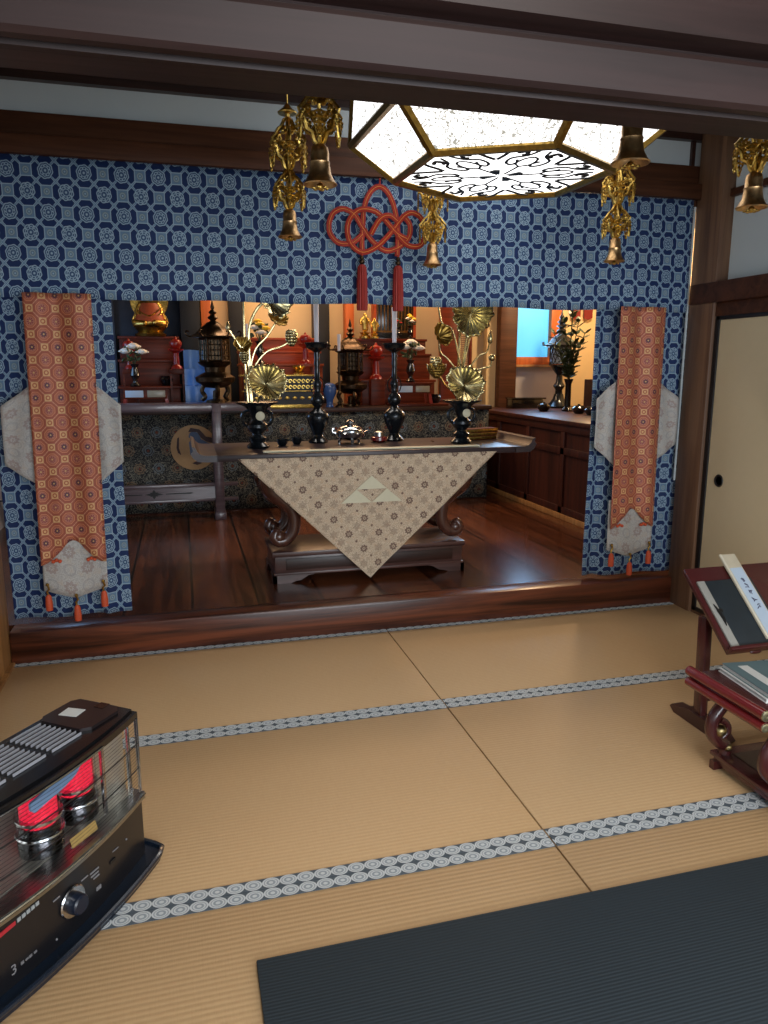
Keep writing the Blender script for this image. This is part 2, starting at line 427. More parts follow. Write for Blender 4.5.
# left wall: sliding door with honey wood frame
bm = new(); bx(bm, LX-.06, LX-.02, -2.0, 3.36, 0, 1.78); bx(bm, LX-.12, LX-.03, -2, 7.4, 1.78, CZ); struct('wall_left', bm, PLASTER)
bm = new()
for y0, y1 in ((3.30, 3.345), (2.38, 2.43), (1.46, 1.51), (.54, .59)): bx(bm, LX-.02, LX+.004, y0, y1, 0.02, 1.74, .003)
bx(bm, LX-.02, LX+.004, -.4, 3.34, .02, .07, .003); bx(bm, LX-.02, LX+.004, -.4, 3.34, 1.70, 1.76, .003)
bx(bm, LX-.02, LX+.004, -.4, 3.34, .55, .58, .003); struct('door_1', bm, W_HONEY)
bm = new(); bx(bm, LX-.10, LX, 3.35, 3.60, 0, CZ, .004); struct('trim_6', bm, W_HONEY)
bm = new(); bx(bm, LX-.02, LX+.02, -.4, 3.56, -.04, .012, .003); struct('trim_7', bm, W_HONEY)
# right wall
bm = new(); bx(bm, 2.785, 2.85, -2, 3.5, 1.7, CZ); bx(bm, 2.80, 2.85, -2, 3.5, 0, 1.7); struct('wall_right', bm, PLASTER)
bm = new(); bx(bm, 2.71, 2.84, 3.40, 3.60, -.04, CZ, .006); struct('trim_8', bm, W_POST)
bm = new(); bx(bm, 2.70, 2.80, -2, 3.59, 1.69, 1.795, .005); struct('trim_9', bm, W_BEAM)
bm = new(); bx(bm, 2.725, 2.82, -2, 3.40, 1.62, 1.692, .003); struct('trim_10', bm, W_BEAM)
bm = new(); bx(bm, 2.755, 2.80, -2, 3.42, 2.215, 2.25, .003); bx(bm, 2.765, 2.80, -2, 3.42, 2.505, CZ, .003); struct('trim_11', bm, W_BEAM)
bm = new(); bx(bm, 2.73, 2.80, -2, 3.42, -.04, .012, .003); struct('trim_12', bm, W_POST)
bm = new(); bx(bm, 2.702, 2.711, 3.602, 3.61, .72, 2.2); struct('trim_13', bm, PLASTER)
bm = new(); bx(bm, 2.735, 2.765, 2.47, 3.385, .014, 1.62); fd = struct('door_2', bm, FUSUMA)
bm = new()
for y0, y1 in ((3.365, 3.395), (2.46, 2.485)): bx(bm, 2.727, 2.77, y0, y1, .012, 1.62, .002)
bx(bm, 2.727, 2.77, 2.46, 3.39, .012, .035, .002); bx(bm, 2.727, 2.77, 2.46, 3.39, 1.60, 1.62, .002)
obj('door_frame', bm, BLACKM, fd)
bm = new(); lathe(bm, [(0, 0), (.022, 0), (.031, .005), (.034, .001), (.034, -.004)], (2.735, 3.275, .765), 24, Matrix.Rotation(-pi/2, 3, 'Y')); obj('door_pull', bm, BLACKM, fd)
bm = new(); bx(bm, 2.77, 2.79, -.4, 2.55, .014, 1.62); fd = struct('door_3', bm, FUSUMA)
bm = new(); bx(bm, 2.763, 2.792, 2.50, 2.53, .012, 1.62, .002); bx(bm, 2.763, 2.792, 1.6, 1.63, .012, 1.62); obj('door_frame', bm, BLACKM, fd)
# rear wall with a shoji window
bm = new(); bx(bm, LX, -.15, -2.0, -1.92, 0, CZ); bx(bm, 2.75, RX, -2.0, -1.92, 0, CZ); bx(bm, -.15, 2.75, -2.0, -1.92, 0, .45); bx(bm, -.15, 2.75, -2.0, -1.92, 2.05, CZ); struct('wall_back', bm, PLASTER)
# foreground lintel between the rooms (moulded)
prof = [(1.34, 1.809), (1.34, 2.2), (1.16, 2.2), (1.165, 1.90), (1.18, 1.893), (1.199, 1.889), (1.199, 1.884), (1.188, 1.880), (1.185, 1.872), (1.193, 1.815), (1.200, 1.807),
        (1.216, 1.806), (1.218, 1.812), (1.232, 1.812), (1.234, 1.804), (1.25, 1.803), (1.252, 1.809)]
bm = new(); prism(bm, prof, lambda a, b, t: Vector((LX+.01+t, a, b)), RX-LX-.04); struct('trim_14', bm, W_FRONT, smooth=25)
bm = new(); bx(bm, LX, RX, 1.14, 1.2, 2.10, CZ); struct('wall_over_lintel', bm, PLASTER)

# ---- altar room shell
bm = new(); bx(bm, -1.45, -1.37, 3.75, 7.4, PZ, CZ); struct('wall_altar_left', bm, WHITEWALL)
bm = new(); bx(bm, -1.4, 3.05, 7.30, 7.4, PZ, CZ); struct('wall_altar_back', bm, CREAMWALL)
bm = new(); bx(bm, 4.45, 4.55, 3.75, 7.4, PZ, CZ); bx(bm, 3.0, 4.6, 3.62, 3.75, PZ, CZ); struct('wall_altar_right', bm, CREAMWALL)
bm = new()  # wall around the side window
bx(bm, 3.05, 3.34, 7.2, 7.3, PZ, CZ); bx(bm, 3.88, 4.5, 7.2, 7.3, PZ, CZ); bx(bm, 3.34, 3.88, 7.2, 7.3, 2.25, CZ); struct('wall_altar_window', bm, CREAMWALL)
bm = new(); bx(bm, 3.34, 3.88, 7.2, 7.3, PZ, 1.36); struct('wall_below_window', bm, WHITEWALL)
bm = new(); bx(bm, 3.34, 3.76, 7.24, 7.25, 1.46, 2.25); BLUEWIN = emit('blue_window_glow', (84, 184, 240), .9); wn = struct('window_1', bm, BLUEWIN)
bm = new(); bx(bm, 3.32, 3.9, 7.17, 7.24, 1.38, 1.46, .004); bx(bm, 3.755, 3.87, 7.17, 7.24, 1.46, 2.25, .004); obj('window_frame', bm, W_ORANGE, wn)
bm = new(); bx(bm, 3.3, 4.0, 7.10, 7.22, 1.355, 1.38, .003); obj('window_sill', bm, W_HONEY, wn)
for i, (x0, x1, mt, yy) in enumerate([(.206, .297, W_ORANGE, 7.22), (.458, .60, BLACKM, 7.24), (1.25, 1.40, BLACKM, 7.18), (1.565, 1.65, W_ORANGE, 7.22), (2.56, 2.67, W_ORANGE, 7.22), (3.15, 3.335, W_BEAM, 7.12)]):
    bm = new(); bx(bm, x0, x1, yy-.03, 7.30 if i < 5 else 7.2, PZ, CZ, .004); struct('trim_%d' % (15+i), bm, mt)
bm = new(); bx(bm, -1.37, -.55, 7.2, 7.3, PZ, CZ); bx(bm, -.55, .2, 7.26, 7.3, PZ, CZ); struct('wall_alcove', bm, plain('slate_plaster', (58, 64, 76), .8))

# ================================================================== TATAMI
heri_w = .040
def tatami(x0, x1, y0, y1, label):
    t = thing('tatami_mat', label, 'tatami mat', ((x0+x1)/2, (y0+y1)/2, -.05), 0, 'tatami mats')
    bm = new(); hx, hy = (x1-x0)/2, (y1-y0)/2; box(bm, (0, 0, .025), (2*hx-.003, 2*hy-.003, .05), None, .0025); obj('rush_surface', bm, TATAMI, t)
    for s in (-1, 1):
        bm = new(); uvl = bm.loops.layers.uv.verify()
        ya, yb = (hy-heri_w, hy-.001) if s > 0 else (-hy+.001, -hy+heri_w)
        n0 = len(bm.faces); bx(bm, -hx+.002, hx-.002, ya, yb, .0495, .0522)
        for f in bm.faces:
            for l in f.loops: l[uvl].uv = (l.vert.co.x+hx+x0, (l.vert.co.y-ya)*heri_w/(yb-ya))
        obj('cloth_border', bm, HERI, t)
    return t
rows = [PF-.91*k for k in range(6)]
sx = .979
lab = [('at the foot of the platform', 1), ('in the second row', 2), ('in the third row beside the heater' , 3), ('in the fourth row', 4), ('in the fifth row', 5)]
LT = {0: ('tatami mat touching the wooden platform step, on the left', 'tatami mat touching the wooden platform step, on the right'),
      1: ('tan tatami mat in the second row from the step, behind the heater', 'tan tatami mat in the second row, running under the reading desk'),
      2: ('tan tatami mat under the front of the black heater', 'tan tatami mat running under the far edge of the charcoal rug, right'),
      3: ('tan tatami mat at the bottom left corner beside the rug', 'tan tatami mat mostly hidden under the charcoal rug')}
for k in range(4):
    tatami(LX+.003, sx-.001, rows[k+1], rows[k], LT[k][0]); tatami(sx+.001, RX-.075, rows[k+1], rows[k], LT[k][1])
# ================================================================== RUG
bm = new(); box(bm, (1.28, .62, .0075), (2.36, 1.76, .009), None, .003)
tag(obj('floor_mat', bm, RUG), 'large charcoal ribbed mat lying on the tatami in the foreground', 'mat')

# ================================================================== VALANCE AND CURTAINS
def wav(x, a=.006): return a*sin(x*7.3)+a*.6*sin(x*17.1+1)
bm = new()
x0, x1, z0, z1 = LX+.01, 2.695, 1.655, 2.238
def fv(u, v):
    x = x0+(x1-x0)*u; zb = z0+.012*sin(u*pi*1.0)*0+.004*sin(x*9); z = zb+(z1-zb)*v
    return Vector((x, 3.60-.012*(1-v)+wav(x)*(1-.6*v), z))
cloth(bm, fv, 180, 12, uvf=lambda u, v: (u*(x1-x0)+.035, v*(z1-z0)+.028))
tag(obj('valance', bm, BLUE, smooth=180), 'wide blue and white medallion brocade valance across the top of the altar opening', 'valance')
def curtain(xa, xb, zt, zb, label, fold, uo):
    bm = new()
    def f(u, v):
        x = xa+(xb-xa)*u; z = zb+(zt-zb)*v
        y = 3.655+fold(u)*(1-.35*v)+.004*sin(z*5+u*6)
        return Vector((x, y, z))
    W = (xb-xa)*1.12
    cloth(bm, f, 60, 40, uvf=lambda u, v: (u*W+uo, v*(zt-zb)+.05))
    t = tag(obj('side_curtain', bm, BLUE, smooth=180), label, 'curtain')
    return t
curtain(LX+.012, -.288, 1.70, PZ+.035, 'blue medallion brocade curtain hanging at the left of the altar opening', lambda u: .016*sin(u*2*pi*1.6+.6)-.03*math.exp(-((u-.80)/.05)**2)+.04*max(0, u-.85)*2, .0)
curtain(2.185, 2.758, 1.70, PZ+.02, 'blue medallion brocade curtain hanging at the right of the altar opening', lambda u: .015*sin(u*2*pi*1.5+2)+.03*math.exp(-((u-.12)/.06)**2), .03)

def banner(cx, lean, label, outs):
    """hanging banner: orange column, silver wings behind, cusped silver foot, three tassels"""
    t = thing('hanging_banner', label, 'banner', (cx, 3.56, 0), 0, 'pair of hanging banners')
    W = .245
    def half(z): return .1375+.002*(1.67-z)
    def shift(z): return lean*(1.67-z)
    def bz(u): s = (u-.5)*2; return .515+.045*cos(s*pi)+.018*max(0, cos(s*pi/.7))
    bm = new()
    def f(u, v):
        s = (u-.5)*2; z = bz(u)+(1.672-bz(u))*v
        return Vector((shift(z)+s*half(z), -.012+.012*cos(s*pi*1.25+.4)*(.5+.5*v)+.006*sin(s*7+v*2), z))
    cloth(bm, f, 24, 40, uvf=lambda u, v: (u*.277, bz(u)+(1.672-bz(u))*v)); obj('brocade_panel', bm, ORANGE, t, 180)
    # foot of silver brocade
    bm = new()
    def g(u, v):
        s = (u-.5)*2; zt = .63; zb = .345-.045*(1-abs(s)); z = zb+(zt-zb)*v
        return Vector((shift(z)+s*half(z)*.995, .002+.006*sin(s*4), z))
    cloth(bm, g, 24, 8, uvf=lambda u, v: (u*.27, v*.28)); obj('foot_panel', bm, SILVER, t, 180)
    for s in (-1, 1):
        bm = new()
        inn, out = .11, outs[0 if s < 0 else 1]
        def h(u, v, s=s):
            z = .83+(1.29-.83)*v
            k = min(1, (1.29-z)/.12, (z-.83)/.12); 
            zo = .93+(1.19-.93)*v; zi = .82+(1.30-.82)*v
            z = zi+(zo-zi)*u; x = inn+(out-inn)*u
            return Vector((shift(z)+s*x, .012+.006*sin(u*9+v*3), z))
        cloth(bm, h, 10, 16, uvf=lambda u, v: (u*.15, v*.42)); obj('wing_panel', bm, SILVER, t, 180)
    for s, zz in ((-.86, .375), (0, .315), (.86, .375)):
        xx = shift(zz)+s*half(zz)
        ts = new(); lathe(ts, [(0, -.12), (.014, -.12), (.015, -.09), (.012, -.055), (.006, -.045)], (xx, -.014, zz), 12, None, 12, .08); to = obj('tassel', ts, TASSEL, t)
        kb = new(); ball(kb, (xx, -.014, zz+.002), .008); tube(kb, [(xx, -.014, zz), (xx+.006, -.014, zz-.02), (xx-.004, -.014, zz-.03), (xx, -.014, zz-.048)], .005, 6); obj('knot', kb, BRASS, to)
    for s in (-.5, .5):
        bb = new()
        for k in range(3): ball(bb, (shift(.49)+s*.15+(k-1)*.014, -.012, .49-.006*abs(k-1)), .009)
        obj('trim_knot', bb, TASSEL, t)
banner(-.498, -.017, 'orange octagon brocade banner with silver wings hanging on the left blue curtain', (.262, .236))
banner(2.394, .012, 'orange octagon brocade banner with silver wings hanging on the right blue curtain', (.243, .270))

# ================================================================== RED CORD KNOT
kn = thing('cord_knot', 'large ornamental red cord knot with two tassels hanging on the blue valance', 'ornament', (.945, 3.555, 2.0))
def smooth_path(pts, n=10, closed=False):
    P = [Vector(p) for p in pts]; out = []; m = len(P)
    rng = range(m if closed else m-1)
    for i in rng:
        p0 = P[(i-1) % m] if (closed or i > 0) else P[0]; p1 = P[i]; p2 = P[(i+1) % m]; p3 = P[(i+2) % m] if (closed or i < m-2) else P[m-1]
        for k in range(n):
            t = k/n; out.append(.5*((2*p1)+(-p0+p2)*t+(2*p0-5*p1+4*p2-p3)*t*t+(-p0+3*p1-3*p2+p3)*t**3))
    if not closed: out.append(P[-1])
    return out
def px2k(a, b): return ((a-228)*.00127, (578-b)*.00127+.0)
cords = [
 ([(160, 672), (158, 620), (163, 560), (165, 520), (176, 478), (198, 444), (225, 430), (254, 446), (278, 484), (292, 540), (297, 600), (296, 672)], False),
 ([(160, 600), (120, 632), (72, 634), (40, 606), (34, 570), (52, 530), (88, 515), (128, 532), (160, 575), (200, 625), (250, 655), (300, 640), (338, 605), (343, 560), (320, 530)], False),
 ([(296, 600), (334, 632), (378, 634), (398, 610), (402, 570), (384, 530), (350, 516), (318, 530), (285, 570), (250, 610), (210, 645), (160, 664), (118, 640), (102, 595), (112, 550), (148, 516), (200, 516), (240, 540), (290, 590), (330, 610)], False),
 ([(190, 600), (225, 545), (262, 530), (292, 548)], False)]
bmR = new(); bmO = new()
for ci, (c, cl) in enumerate(cords):
    pts = [(px2k(a, b)[0], -.004*ci-.003*sin(i*2.1), px2k(a, b)[1]) for i, (a, b) in enumerate(c)]
    pp = smooth_path(pts, 8)
    N = []
    for i in range(len(pp)):
        tt = (pp[min(i+1, len(pp)-1)]-pp[max(i-1, 0)]); nn = Vector((-tt.z, 0, tt.x)); N.append(nn.normalized() if nn.length else Vector((1, 0, 0)))
    tube(bmR, [p+n*.0065 for p, n in zip(pp, N)], .0064, 7); tube(bmR, [p-n*.0065 for p, n in zip(pp, N)], .0064, 7)
    tube(bmO, [p+Vector((0, -.0062, 0)) for p in pp], .0016, 5)
tube(bmR, [(0, 0, .185), (0, .004, .225)], .004, 6)
obj('cord', bmR, REDCORD, kn); obj('gold_cord', bmO, ORCORD, kn)
for s in (-1, 1):
    x = s*.089-.002
    b2 = new(); lathe(b2, [(0, -.375), (.024, -.375), (.026, -.36), (.024, -.25), (.021, -.18), (.012, -.165), (0, -.163)], (x, -.01, 0), 28, None, 14, .06); to = obj('tassel', b2, TASRED, kn)
    b2 = new(); ball(b2, (x, -.01, -.152), .014, (1, 1, .9)); ball(b2, (x, -.01, -.134), .011); obj('tassel_knot', b2, BRONZE, to)
    b2 = new(); tube(b2, [(x, -.008, -.115), (x, -.01, -.145)], .006, 8); obj('tassel_cord', b2, REDCORD, to)

# ================================================================== HEXAGONAL LANTERN
LC = (1.306, 2.985); LZ = 2.13; R0 = .442; R1 = .632; A0 = radians(212)
lamp = thing('ceiling_lantern', 'large hexagonal brass ceiling lantern with glowing white panels', 'lantern', (LC[0], LC[1], LZ))
GLASSM, t, b = newmat('crackled_white_glass'); xx_, yy_, zz_, v = uvxy(t, 'Object'); vor = t.nodes.new('ShaderNodeTexVoronoi'); vor.feature = 'DISTANCE_TO_EDGE'; vor.inputs['Scale'].default_value = 70; t.links.new(v, vor.inputs['Vector'])
n = noise(t, v, 45, 3); f = (X(t, vor.outputs[0]) < .09)*(n > .46)
t.links.new(mix(t, f, (1, 1, 1, 1), srgb(96, 96, 88)), b.inputs['Emission Color']); b.inputs['Emission Strength'].default_value = 2.0; b.inputs['Base Color'].default_value = (.9, .9, .9, 1)
GLOWB = emit('bottom_glass', (255, 255, 255), 2.4)
def hexv(r, z, k): a = A0+k*pi/3; return Vector((r*cos(a), r*sin(a), z))
zu = .15; zt = CZ-LZ-.02
bm = new(); bm.faces.new([bm.verts.new(hexv(R0, .004, k)) for k in range(6)]); ex = bmesh.ops.extrude_face_region(bm, geom=list(bm.faces)); bmesh.ops.translate(bm, vec=(0, 0, .006), verts=[g for g in ex['geom'] if isinstance(g, bmesh.types.BMVert)])
obj('bottom_panel', bm, GLOWB, lamp, 0)
def quad_slab(a, b, c, d, th=.005):
    bm = new(); n = (b-a).cross(d-a).normalized()*th
    lo = [bm.verts.new(p) for p in (a, b, c, d)]; hi = [bm.verts.new(p+n) for p in (a, b, c, d)]
    bm.faces.new(lo[::-1]); bm.faces.new(hi)
    for i in range(4): bm.faces.new((lo[i], lo[(i+1) % 4], hi[(i+1) % 4], hi[i]))
    return bm
for k in range(6):
    obj('side_panel', quad_slab(hexv(R0, .004, k), hexv(R0, .004, k+1), hexv(R1, zu, k+1), hexv(R1, zu, k)), GLASSM, lamp, 0)
    obj('upper_panel', quad_slab(hexv(R1, zu, k), hexv(R1, zu, k+1), hexv(R1*.97, zt, k+1), hexv(R1*.97, zt, k)), GLASSM, lamp, 0)
    bm = new(); tube(bm, [hexv(R0, 0, k), hexv(R1, zu, k)], .019, 6); tube(bm, [hexv(R1, zu, k), hexv(R1*.97, zt, k)], .019, 6); obj('rib', bm, BRASS, lamp)
    bm = new(); tube(bm, [hexv(R0, 0, k), hexv(R0, 0, k+1)], .018, 6); tube(bm, [hexv(R1, zu, k), hexv(R1, zu, k+1)], .018, 6); obj('frame_bar', bm, BRASS, lamp)
bm = new(); lathe(bm, [(0, zt), (R1*.99, zt), (R1*.99, zt+.018), (0, zt+.018)], seg=6, mat=Matrix.Rotation(A0, 3, 'Z')); obj('top_plate', bm, W_DARK, lamp)
# arabesque fretwork under the bottom glass
bm = new()
def fl(pts, r=.0035):
    tube(bm, [Vector((p[0]*1.02, p[1]*1.02, -.003)) for p in smooth_path([(a, b_, 0) for a, b_ in pts], 6)], r*1.9, 6, flat=.4)
for k in range(6):
    a0 = A0+k*pi/3
    def P(r, da): return (r*cos(a0+da), r*sin(a0+da))
    for s in (-1, 1):
        fl([P(.36, s*.06), P(.30, s*.12), P(.26, s*.30), P(.20, s*.36), P(.17, s*.25), P(.20, s*.16), P(.235, s*.2)])
        fl([P(.40, s*.22), P(.35, s*.34), P(.29, s*.42), P(.25, s*.5)], .0045)
        fl([P(.33, s*.27), P(.345, s*.18), P(.31, s*.15), P(.30, s*.2)], .005)
    fl([P(.03, 0), P(.10, 0), P(.15, 0)], .003)
    fl([P(.15, 0), P(.19, -.16), P(.255, -.1), P(.28, 0), P(.255, .1), P(.19, .16), P(.15, 0)], .003)
for k in range(4):
    a = A0+.3+k*pi/2; q = [(.02, -.05), (.085, -.25), (.092, 0), (.085, .25), (.02, .05)]
    prism(bm, [(r*cos(a+d), r*sin(a+d)) for r, d in q], lambda u, v, t: Vector((u, v, -.004+t)), .004)
obj('fretwork', bm, BLACKM, lamp)

# ================================================================== HANGING BELL ORNAMENTS
def scroll(bm, c, a, r0, turns, rad, ph, seg=5, sgn=1):
    """spiral in the vertical plane at azimuth a, centre c=(rho,z)"""
    pts = []
    n = int(10*turns)+2
    for i in range(n):
        k = i/(n-1); r = r0*(1-.75*k); th = ph+sgn*turns*2*pi*k
        rho = c[0]+r*cos(th); pts.append((rho*cos(a), rho*sin(a), c[1]+r*sin(th)))
    tube(bm, pts, rad, seg)
def crown(bm, zt, h, w):
    """one tier of pierced scrollwork: wings radiating from the rod"""
    for k in range(6):
        a = 2*pi*k/6+.3
        pts = [(.004, zt), (w*.22, zt-h*.06), (w*.40, zt-h*.20), (w*.58, zt-h*.24), (w*.78, zt-h*.36), (w*.98, zt-h*.44), (w*.90, zt-h*.54)]
        tube(bm, [(p[0]*cos(a), p[0]*sin(a), p[1]) for p in pts], [.004, .006, .0065, .005, .006, .005, .003], 5)
        pts = [(w*.9, zt-h*.50), (w*.72, zt-h*.58), (w*.60, zt-h*.74), (w*.36, zt-h*.78), (w*.24, zt-h*.92), (.004, zt-h)]
        tube(bm, [(p[0]*cos(a), p[0]*sin(a), p[1]) for p in pts], [.004, .006, .0065, .006, .006, .004], 5)
        for (rr, zz, q, ph, sg) in ((.24, .24, .17, 1.2, 1), (.52, .42, .16, 2.0, -1), (.28, .52, .17, 0, 1), (.55, .63, .12, 3, 1), (.20, .75, .14, 2.5, -1), (.76, .47, .10, 1, 1)):
            scroll(bm, (w*rr, zt-h*zz), a, w*q, 1.1, .0048, ph, sgn=sg)
def pend(par_, zt, h, w):
    for k in range(6):
        bm = new(); a = 2*pi*k/6+.3; rho = w*.95; x, y = rho*cos(a), rho*sin(a); z = zt-h*.48
        tube(bm, [(x, y, z), (x, y, z-h*.42)], .002, 4)
        for q in range(4):
            zz = z-h*(.08+.09*q); wd = (.016, .020, .014, .009)[q]
            for s in (-1, 1):
                px, py = x-sin(a)*s*wd, y+cos(a)*s*wd
                tube(bm, [(x, y, zz+.006), (px, py, zz), (x-sin(a)*s*wd*.5, y+cos(a)*s*wd*.5, zz-.012), (x, y, zz-.008)], .0034, 4)
        ball(bm, (x, y, z-h*.46), .006, (1, 1, 1.4), sub=1); obj('pendant', bm, GOLD, par_)
def make_bell(label, loc, rz):
    t = thing('hanging_bell_ornament', label, 'bell ornament', loc, rz, 'gilt bell ornaments hanging around the lantern')
    # local z = 0 is the bell rim (~1.83 m)
    up = CZ-loc[2]
    bm = new(); lathe(bm, [(0, up), (.03, up), (.03, up-.008), (.012, up-.016), (0, up-.018)]); obj('ceiling_plate', bm, BRASS, t)
    bm = new(); lathe(bm, [(0, .548), (.006, .545), (.032, .528), (.030, .524), (0, .53)]); obj('upper_disc', bm, BRASS, t)
    bm = new(); tube(bm, [(0, 0, up-.01), (0, 0, .42)], .0028, 6); tube(bm, [(0, 0, .42), (0, 0, .10)], .004, 6); obj('rod', bm, GOLD, t)
    bm = new(); lathe(bm, [(0, .468), (.008, .462), (.016, .452), (.036, .436), (.034, .432), (.01, .430), (.006, .415)], seg=20); obj('canopy_disc', bm, GOLD, t)
    bm = new(); crown(bm, .42, .185, .072); c = obj('upper_crown', bm, GOLD, t)
    pend(c, .42, .185, .072)
    bm = new(); crown(bm, .245, .145, .062); c = obj('lower_crown', bm, GOLD, t)
    pend(c, .245, .145, .062)
    bm = new(); lathe(bm, [(.0, .104), (.012, .103), (.022, .095), (.025, .080), (.0245, .062), (.0275, .058), (.0262, .052), (.030, .028), (.040, .010), (.046, .004), (.044, .001), (.037, .010), (.026, .030), (.022, .070), (0, .085)], seg=32, lobes=0); obj('bell', bm, BELLM, t)
    bm = new(); tube(bm, [(0, 0, .08), (0, 0, .0)], .002, 5); ball(bm, (0, 0, -.002), .010)
    for k in range(6): a = k*pi/3; ball(bm, (.018*cos(a), .018*sin(a), -.006), .007, (1, 1, .6), sub=1)
    obj('clapper', bm, GOLD, t)
    return t
B = [((.425, 2.92, 1.838), 'hanging gilt bell ornament at far left with a small disc above its scrollwork', .2),
     ((.385, 2.07, 1.835), 'large gilt bell ornament close to the lintel, second from the left', 1.1),
     ((1.165, 3.43, 1.826), 'gilt bell ornament hanging in front of the red cord knot and valance', .5),
     ((1.885, 3.04, 1.817), 'gilt bell ornament hanging right of the lantern over the blue valance', .9),
     ((1.064, 1.67, 1.836), 'bell ornament against the glowing lantern, cut off by the dark lintel', .3),
     ((1.675, 1.97, 1.825), 'gilt bell ornament at the right edge before the pale wall', 1.4)]
b0 = make_bell(B[0][1], B[0][0], B[0][2])
for l, lb, rz in B[1:]: dup(b0, l, rz, lb)

# ================================================================== FRONT ALTAR TABLE
T0, T1, TYF, TYB, TZ = .06, 1.985, 3.965, 4.62, .900
at = thing('altar_table', 'low dark wooden altar table with scrolled cabriole legs on a plinth', 'table', (1.02, 4.29, PZ))
def L(x, y, z): return (x-1.02, y-4.29, z-PZ)
bm = new(); x0_, y0_, z0_ = L(T0+.1, TYF, TZ-.035); x1_, y1_, z1_ = L(T1-.1, TYB, TZ); bx(bm, x0_, x1_, y0_, y1_, z0_, z1_, .004); obj('tabletop', bm, W_TOP, at)
for s in (-1, 1):
    xe = .8650; prof = [(xe-.01, .7125), (xe+.03, .713), (xe+.055, .722), (xe+.085, .745), (xe+.115, .795), (xe+.135, .815), (xe+.128, .79), (xe+.118, .76), (xe+.105, .742), (xe+.10, .722), (xe+.08, .705), (xe+.05, .704), (xe+.045, .712), (xe-.01, .7475-.035)]
    prof = [(xe-.01, .7475), (xe+.05, .748), (xe+.075, .753), (xe+.092, .768), (xe+.102, .790), (xe+.120, .797), (xe+.114, .775), (xe+.128, .757), (xe+.112, .733), (xe+.09, .716), (xe+.05, .7125), (xe-.01, .7125)]
    bm = new(); prism(bm, prof, lambda a, b_, t, s=s: Vector((s*a, y0_+t, b_)), y1_-y0_); obj('upturned_end', bm, W_TOP, at, 30)
bm = new(); bx(bm, -.62, .62, -.25, -.22, .62, .712, .003); bx(bm, -.62, .62, .10, .13, .62, .712, .003); obj('apron', bm, W_TABLE, at)
for sx_ in (-1, 1):
    for sy_ in (-1, 1):
        pts = [(.47, .70), (.545, .665), (.585, .60), (.572, .53), (.515, .475), (.468, .42), (.452, .36), (.462, .29), (.50, .245), (.545, .235), (.568, .262), (.556, .292), (.532, .285)]
        rad = [.07, .078, .078, .072, .060, .050, .046, .044, .042, .042, .038, .030, .018]
        sp = smooth_path([(sx_*a*.975, -.06+sy_*.15, b_) for a, b_ in pts], 5); rr = []
        for i in range(len(rad)-1):
            for k in range(5): rr.append(rad[i]+(rad[i+1]-rad[i])*k/5)
        rr.append(rad[-1])
        bm = new(); tube(bm, sp, [r*.82 for r in rr], 16); ball(bm, (sx_*.53, -.06+sy_*.15, .262), .042, (1, .9, 1)); 
        ob = obj('leg', bm, W_TABZ, at, 60)
# plinth
bm = new(); bx(bm, -.562, .562, -.255, .135, .05, .155, .004); bx(bm, -.578, .578, -.27, .15, .155, .185, .006); bx(bm, -.57, .57, -.262, .142, .045, .06, .003); obj('plinth', bm, W_TABLE, at)
for sx_ in (-1, 1):
    for sy_ in (-1, 1):
        bm = new()
        for hor in (0, 1):
            pr = [(0, 0), (.10, 0), (.13, .012), (.16, .015), (.20, .04), (.24, .047), (0, .047)] if not hor else [(0, 0), (.07, 0), (.10, .02), (.13, .047), (0, .047)]
            if not hor: prism(bm, pr, lambda a, b_, t: Vector((sx_*(.574-a), -.06+sy_*(.202-t), b_)), .022)
            else: prism(bm, pr, lambda a, b_, t: Vector((sx_*(.574-t), -.06+sy_*(.202-a), b_)), .022)
        obj('bracket_foot', bm, W_TABLE, at)
bm = new(); bx(bm, -.50, .50, -.262, -.254, .075, .14, .003); obj('plinth_panel', bm, W_DARK, at)
# cloth on the table
bm = new()
def ft(u, v):
    hw = .742*(1-v)+.0005; cx = 1.012
    x = cx+(u-.5)*2*hw-.02*v; z = .878-.705*v
    return Vector((x, TYF-.012+.006*sin((x-cx)*11)*v+.004*sin(x*31)*v, z))
cloth(bm, ft, 60, 48, uvf=lambda u, v: ((u-.5)*1.484*(1-v), .705*(1-v)))
def ftop(u, v):
    x = 1.012+(u-.5)*2*.742*(1-.0*v); return Vector((x, TYF-.012+.012*v, .878+.0245*v))
tc = obj('altar_cloth', bm, BEIGE, smooth=180); tag(tc, 'triangular beige flowered brocade cloth hanging over the altar table front', 'altar cloth')
bm = new(); yf = TYF-.020
def tri(cx, zt_, s, dz=.0): prism(bm, [(cx, zt_), (cx-s, zt_-s*.86), (cx+s, zt_-s*.86)], lambda a, b_, t: Vector((a, yf+t, b_)), .003)
tri(1.0, .765, .088, 0); tri(1.0-.088, .765-.0757, .088); tri(1.0+.088, .765-.0757, .088)
obj('triangle_crest', bm, CREAM, tc)
# beige runner lying on the table top
bm = new(); box(bm, (1.04, 4.03, TZ+.006), (1.26, .05, .008), None, .003); tag(obj('table_runner', bm, CREAM), 'long narrow cream strip lying along the front of the altar tabletop', 'runner')

